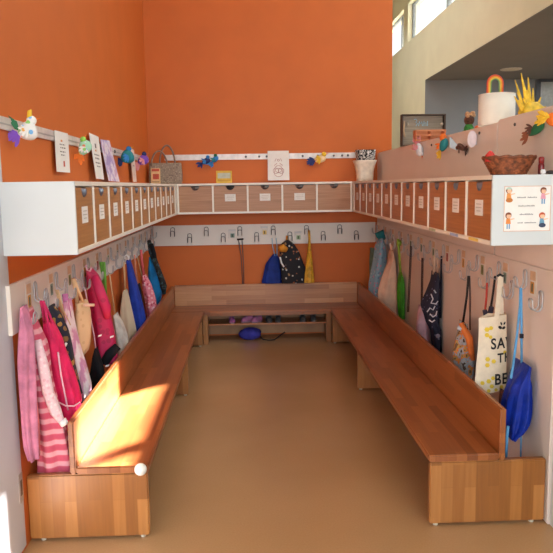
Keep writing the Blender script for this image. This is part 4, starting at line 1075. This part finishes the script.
# woolly figure with green base
q = un(469, 127, 'y', -2.75); fx_ = q.x
t = thing('woolly_figure', 'small brown woolly figure with green dress between the crates and lampshade shape', 'figure', (fx_, -2.75, ZP+.001))
MB().loft([[(fx_+r_*math.cos(2*PI*k/16)*(1+.1*math.sin(5*k)), -2.75+r_*math.sin(2*PI*k/16), ZP+.001+z) for k in range(16)] for z, r_ in ((0, .036), (.04, .03), (.06, .018))]).build('green_body', plain('green_felt', (60, 130, 60), .85, 0, .3, 40), t, smooth=True)
MB().ball((fx_, -2.75, ZP+.085), (.034, .034, .036)).build('head', plain('brown_wool', (84, 52, 40), .9, 0, .3, 60, .5), t, smooth=True)
m = MB(); rq = random.Random(5)
for k in range(16):
    a = rq.uniform(0, 6.28); rr_ = rq.uniform(.01, .032)
    m.ball((fx_+rr_*math.cos(a), -2.75+rr_*math.sin(a), ZP+.118+rq.uniform(-.01, .014)), .013, 8, 6)
m.build('hair_curls', plain('sand_wool', (190, 146, 110), .9), t, smooth=True)
for u, y, h_, lab in ((477.5, -3.1, .02, 'small orange felt bit left of the white cylinder'), (453, -2.35, .02, 'small orange paper bit right of the small tray')):
    x = un(u, 128, 'y', y).x
    o = MB().loft([sq(x, y, r_, ZP+.001+z, .8, 12) for z, r_ in ((0, .016), (h_*.6, .017), (h_, .008))]).build('orange_bit', plain('orange_felt', (226, 110, 60), .8), smooth=True); tag(o, lab, 'decoration')
# white cylinder with a rainbow arch behind it
yc = -3.33; cxm = (un(479.5, 95, 'y', yc).x+un(514.5, 95, 'y', yc).x)/2; rc = (un(514.5, 95, 'y', yc).x-un(479.5, 95, 'y', yc).x)/2; zc = un(497, 92.5, 'y', yc-rc).z
cxm = max(cxm, W+.02)
t = thing('white_cylinder', 'white paper lampshade shaped cylinder on the partition top', 'lampshade', (cxm, yc, ZP+.001))
cy = lambda r_, z: [(cxm+r_*math.cos(2*PI*k/40), yc+r_*math.sin(2*PI*k/40), z) for k in range(40)]
MB().loft([cy(rc, ZP+.001), cy(rc, zc), cy(rc-.003, zc), cy(rc-.003, ZP+.01)], False, False).build('shade', plain('shade_white', (236, 228, 218), .7, 0, .01), t, smooth=True)
MB().tube(cy(rc, zc)[:], .0025, 6, True).build('rim', plain('shade_rim', (232, 222, 212), .6), t, smooth=True)
ry_ = yc+rc+.06
t = thing('rainbow_arch', 'toy rainbow arch standing behind the white cylinder', 'rainbow', (un(495, 90, 'y', ry_).x, ry_, ZP+.001))
ra = un(486.5, 90, 'y', ry_).x; rb = un(503.5, 90, 'y', ry_).x; zt2 = un(495, 74.5, 'y', ry_).z; rm = (ra+rb)/2; R0 = (rb-ra)/2
for k, (nm, c) in enumerate((('red_band', (206, 70, 50)), ('orange_band', (232, 140, 50)), ('yellow_band', (226, 190, 70)), ('green_band', (120, 160, 100)))):
    r_ = R0-.004-k*.0075; zz = zt2-R0
    MB().tube([(rm-r_, ry_, ZP+.002)]+[(rm-r_*math.cos(PI*j/16), ry_, zz+r_*math.sin(PI*j/16)) for j in range(17)]+[(rm+r_, ry_, ZP+.002)], .0042, 8).build(nm, plain(nm, c, .6), t, smooth=True)
# yellow paper grass
yg = -3.75
ZP2 = 1.951
gx = un(532, 112, 'y', yg).x; gx = max(gx, W+.07)
t = thing('straw_bundle', 'bundle of yellow paper straws right of the white cylinder', 'decoration', (gx, yg, ZP2))
YG = plain('grass_yellow', (216, 176, 50), .6, 0, .15, 30)
m = MB()
for du, dv, w_, l in ((-12, 0, .010, (515, 80)), (-6, 0, .011, (521, 73)), (-2, 0, .011, (528, 77)), (-9, 0, .010, (517, 92)), (2, 0, .010, (533, 88)), (-4, 0, .012, (524, 84)), (5, 0, .012, (541, 97)), (-12, 0, .01, (514, 96)), (-7, 0, .012, (518, 100)), (-3, 0, .012, (523, 98)), (2, 0, .013, (530, 97)), (6, 0, .013, (537, 103)), (9, 0, .012, (546, 106)), (12, 0, .012, (548, 108)), (0, 0, .012, (527, 90))):
    tip = un(l[0], l[1], 'y', yg-.02)
    bx_ = gx+du*.0032
    m.tube([(bx_, yg, ZP2), ((bx_*2+tip.x)/3, yg-.005, ZP2+(tip.z-ZP2)*.4), ((bx_+tip.x*2)/3, yg-.012, ZP2+(tip.z-ZP2)*.72), tip], [w_, w_*.9, w_*.6, .002], 6)
m.build('blades', YG, t, smooth=True)
rings = []
for z, r_ in ((0, .062), (.02, .066), (.045, .058), (.07, .03)):
    rings.append([(gx+r_*math.cos(2*PI*k/24)*(1+.12*math.sin(7*2*PI*k/24)), yg+r_*.7*math.sin(2*PI*k/24)*(1+.1*math.sin(5*2*PI*k/24)), ZP2+z) for k in range(24)])
MB().loft(rings).build('bunch', YG, t, smooth=True)

# ------------------------------------------------------------------ light
world = bpy.data.worlds.new('world'); S.world = world; world.use_nodes = True
wn = world.node_tree; bg = wn.nodes['Background']
bg.inputs['Color'].default_value = (.86, .93, 1, 1); bg.inputs['Strength'].default_value = 1.4
def area(name, loc, rot, sx, sy, e, c):
    l = bpy.data.lights.new(name, 'AREA'); l.shape = 'RECTANGLE'; l.size = sx; l.size_y = sy; l.energy = e; l.color = c
    o = bpy.data.objects.new(name, l); COL.objects.link(o); o.location = loc; o.rotation_euler = rot; return o
area('window_light', (1.6, -9.8, 2.0), (PI/2*.99, 0, 0), 4.6, 2.6, 192, (.88, .95, 1))
area('clerestory_light', (XC-.06, -2.2, 4.69), (0, PI/2*.62, 0), .66, 8, 95, (.9, .96, 1))
area('hall_fill', (2.6, 4.5, 5.3), (0, PI*.12, 0), 2.5, 6, 105, (.96, .98, 1))  # added fill to brighten the cream wall, no fixture in the hall
area('recess_fill', (6, 0, 3.38), (0, 0, 0), 2.4, 8, 170, (.9, .97, 1))  # added lamp lifting the dark recess, separate from the modelled downlight
area('room_fill', (1.2, -5.2, 5.5), (0, 0, 0), 3, 4, 14, (1, .97, .93))  # overhead fill added for brightness, not a ceiling lamp of the room
sl = bpy.data.lights.new('sun', 'SUN'); sl.energy = 105; sl.angle = .012; sl.color = (1, .97, .92)
so = bpy.data.objects.new('sun', sl); COL.objects.link(so); so.location = (6, 4, 7)
d = Vector((-.7071, -.7071, -.753)); so.rotation_euler = d.to_track_quat('-Z', 'Y').to_euler()
S.view_settings.view_transform = 'Standard'; S.view_settings.look = 'None'
S.view_settings.exposure = 0; S.view_settings.gamma = 1
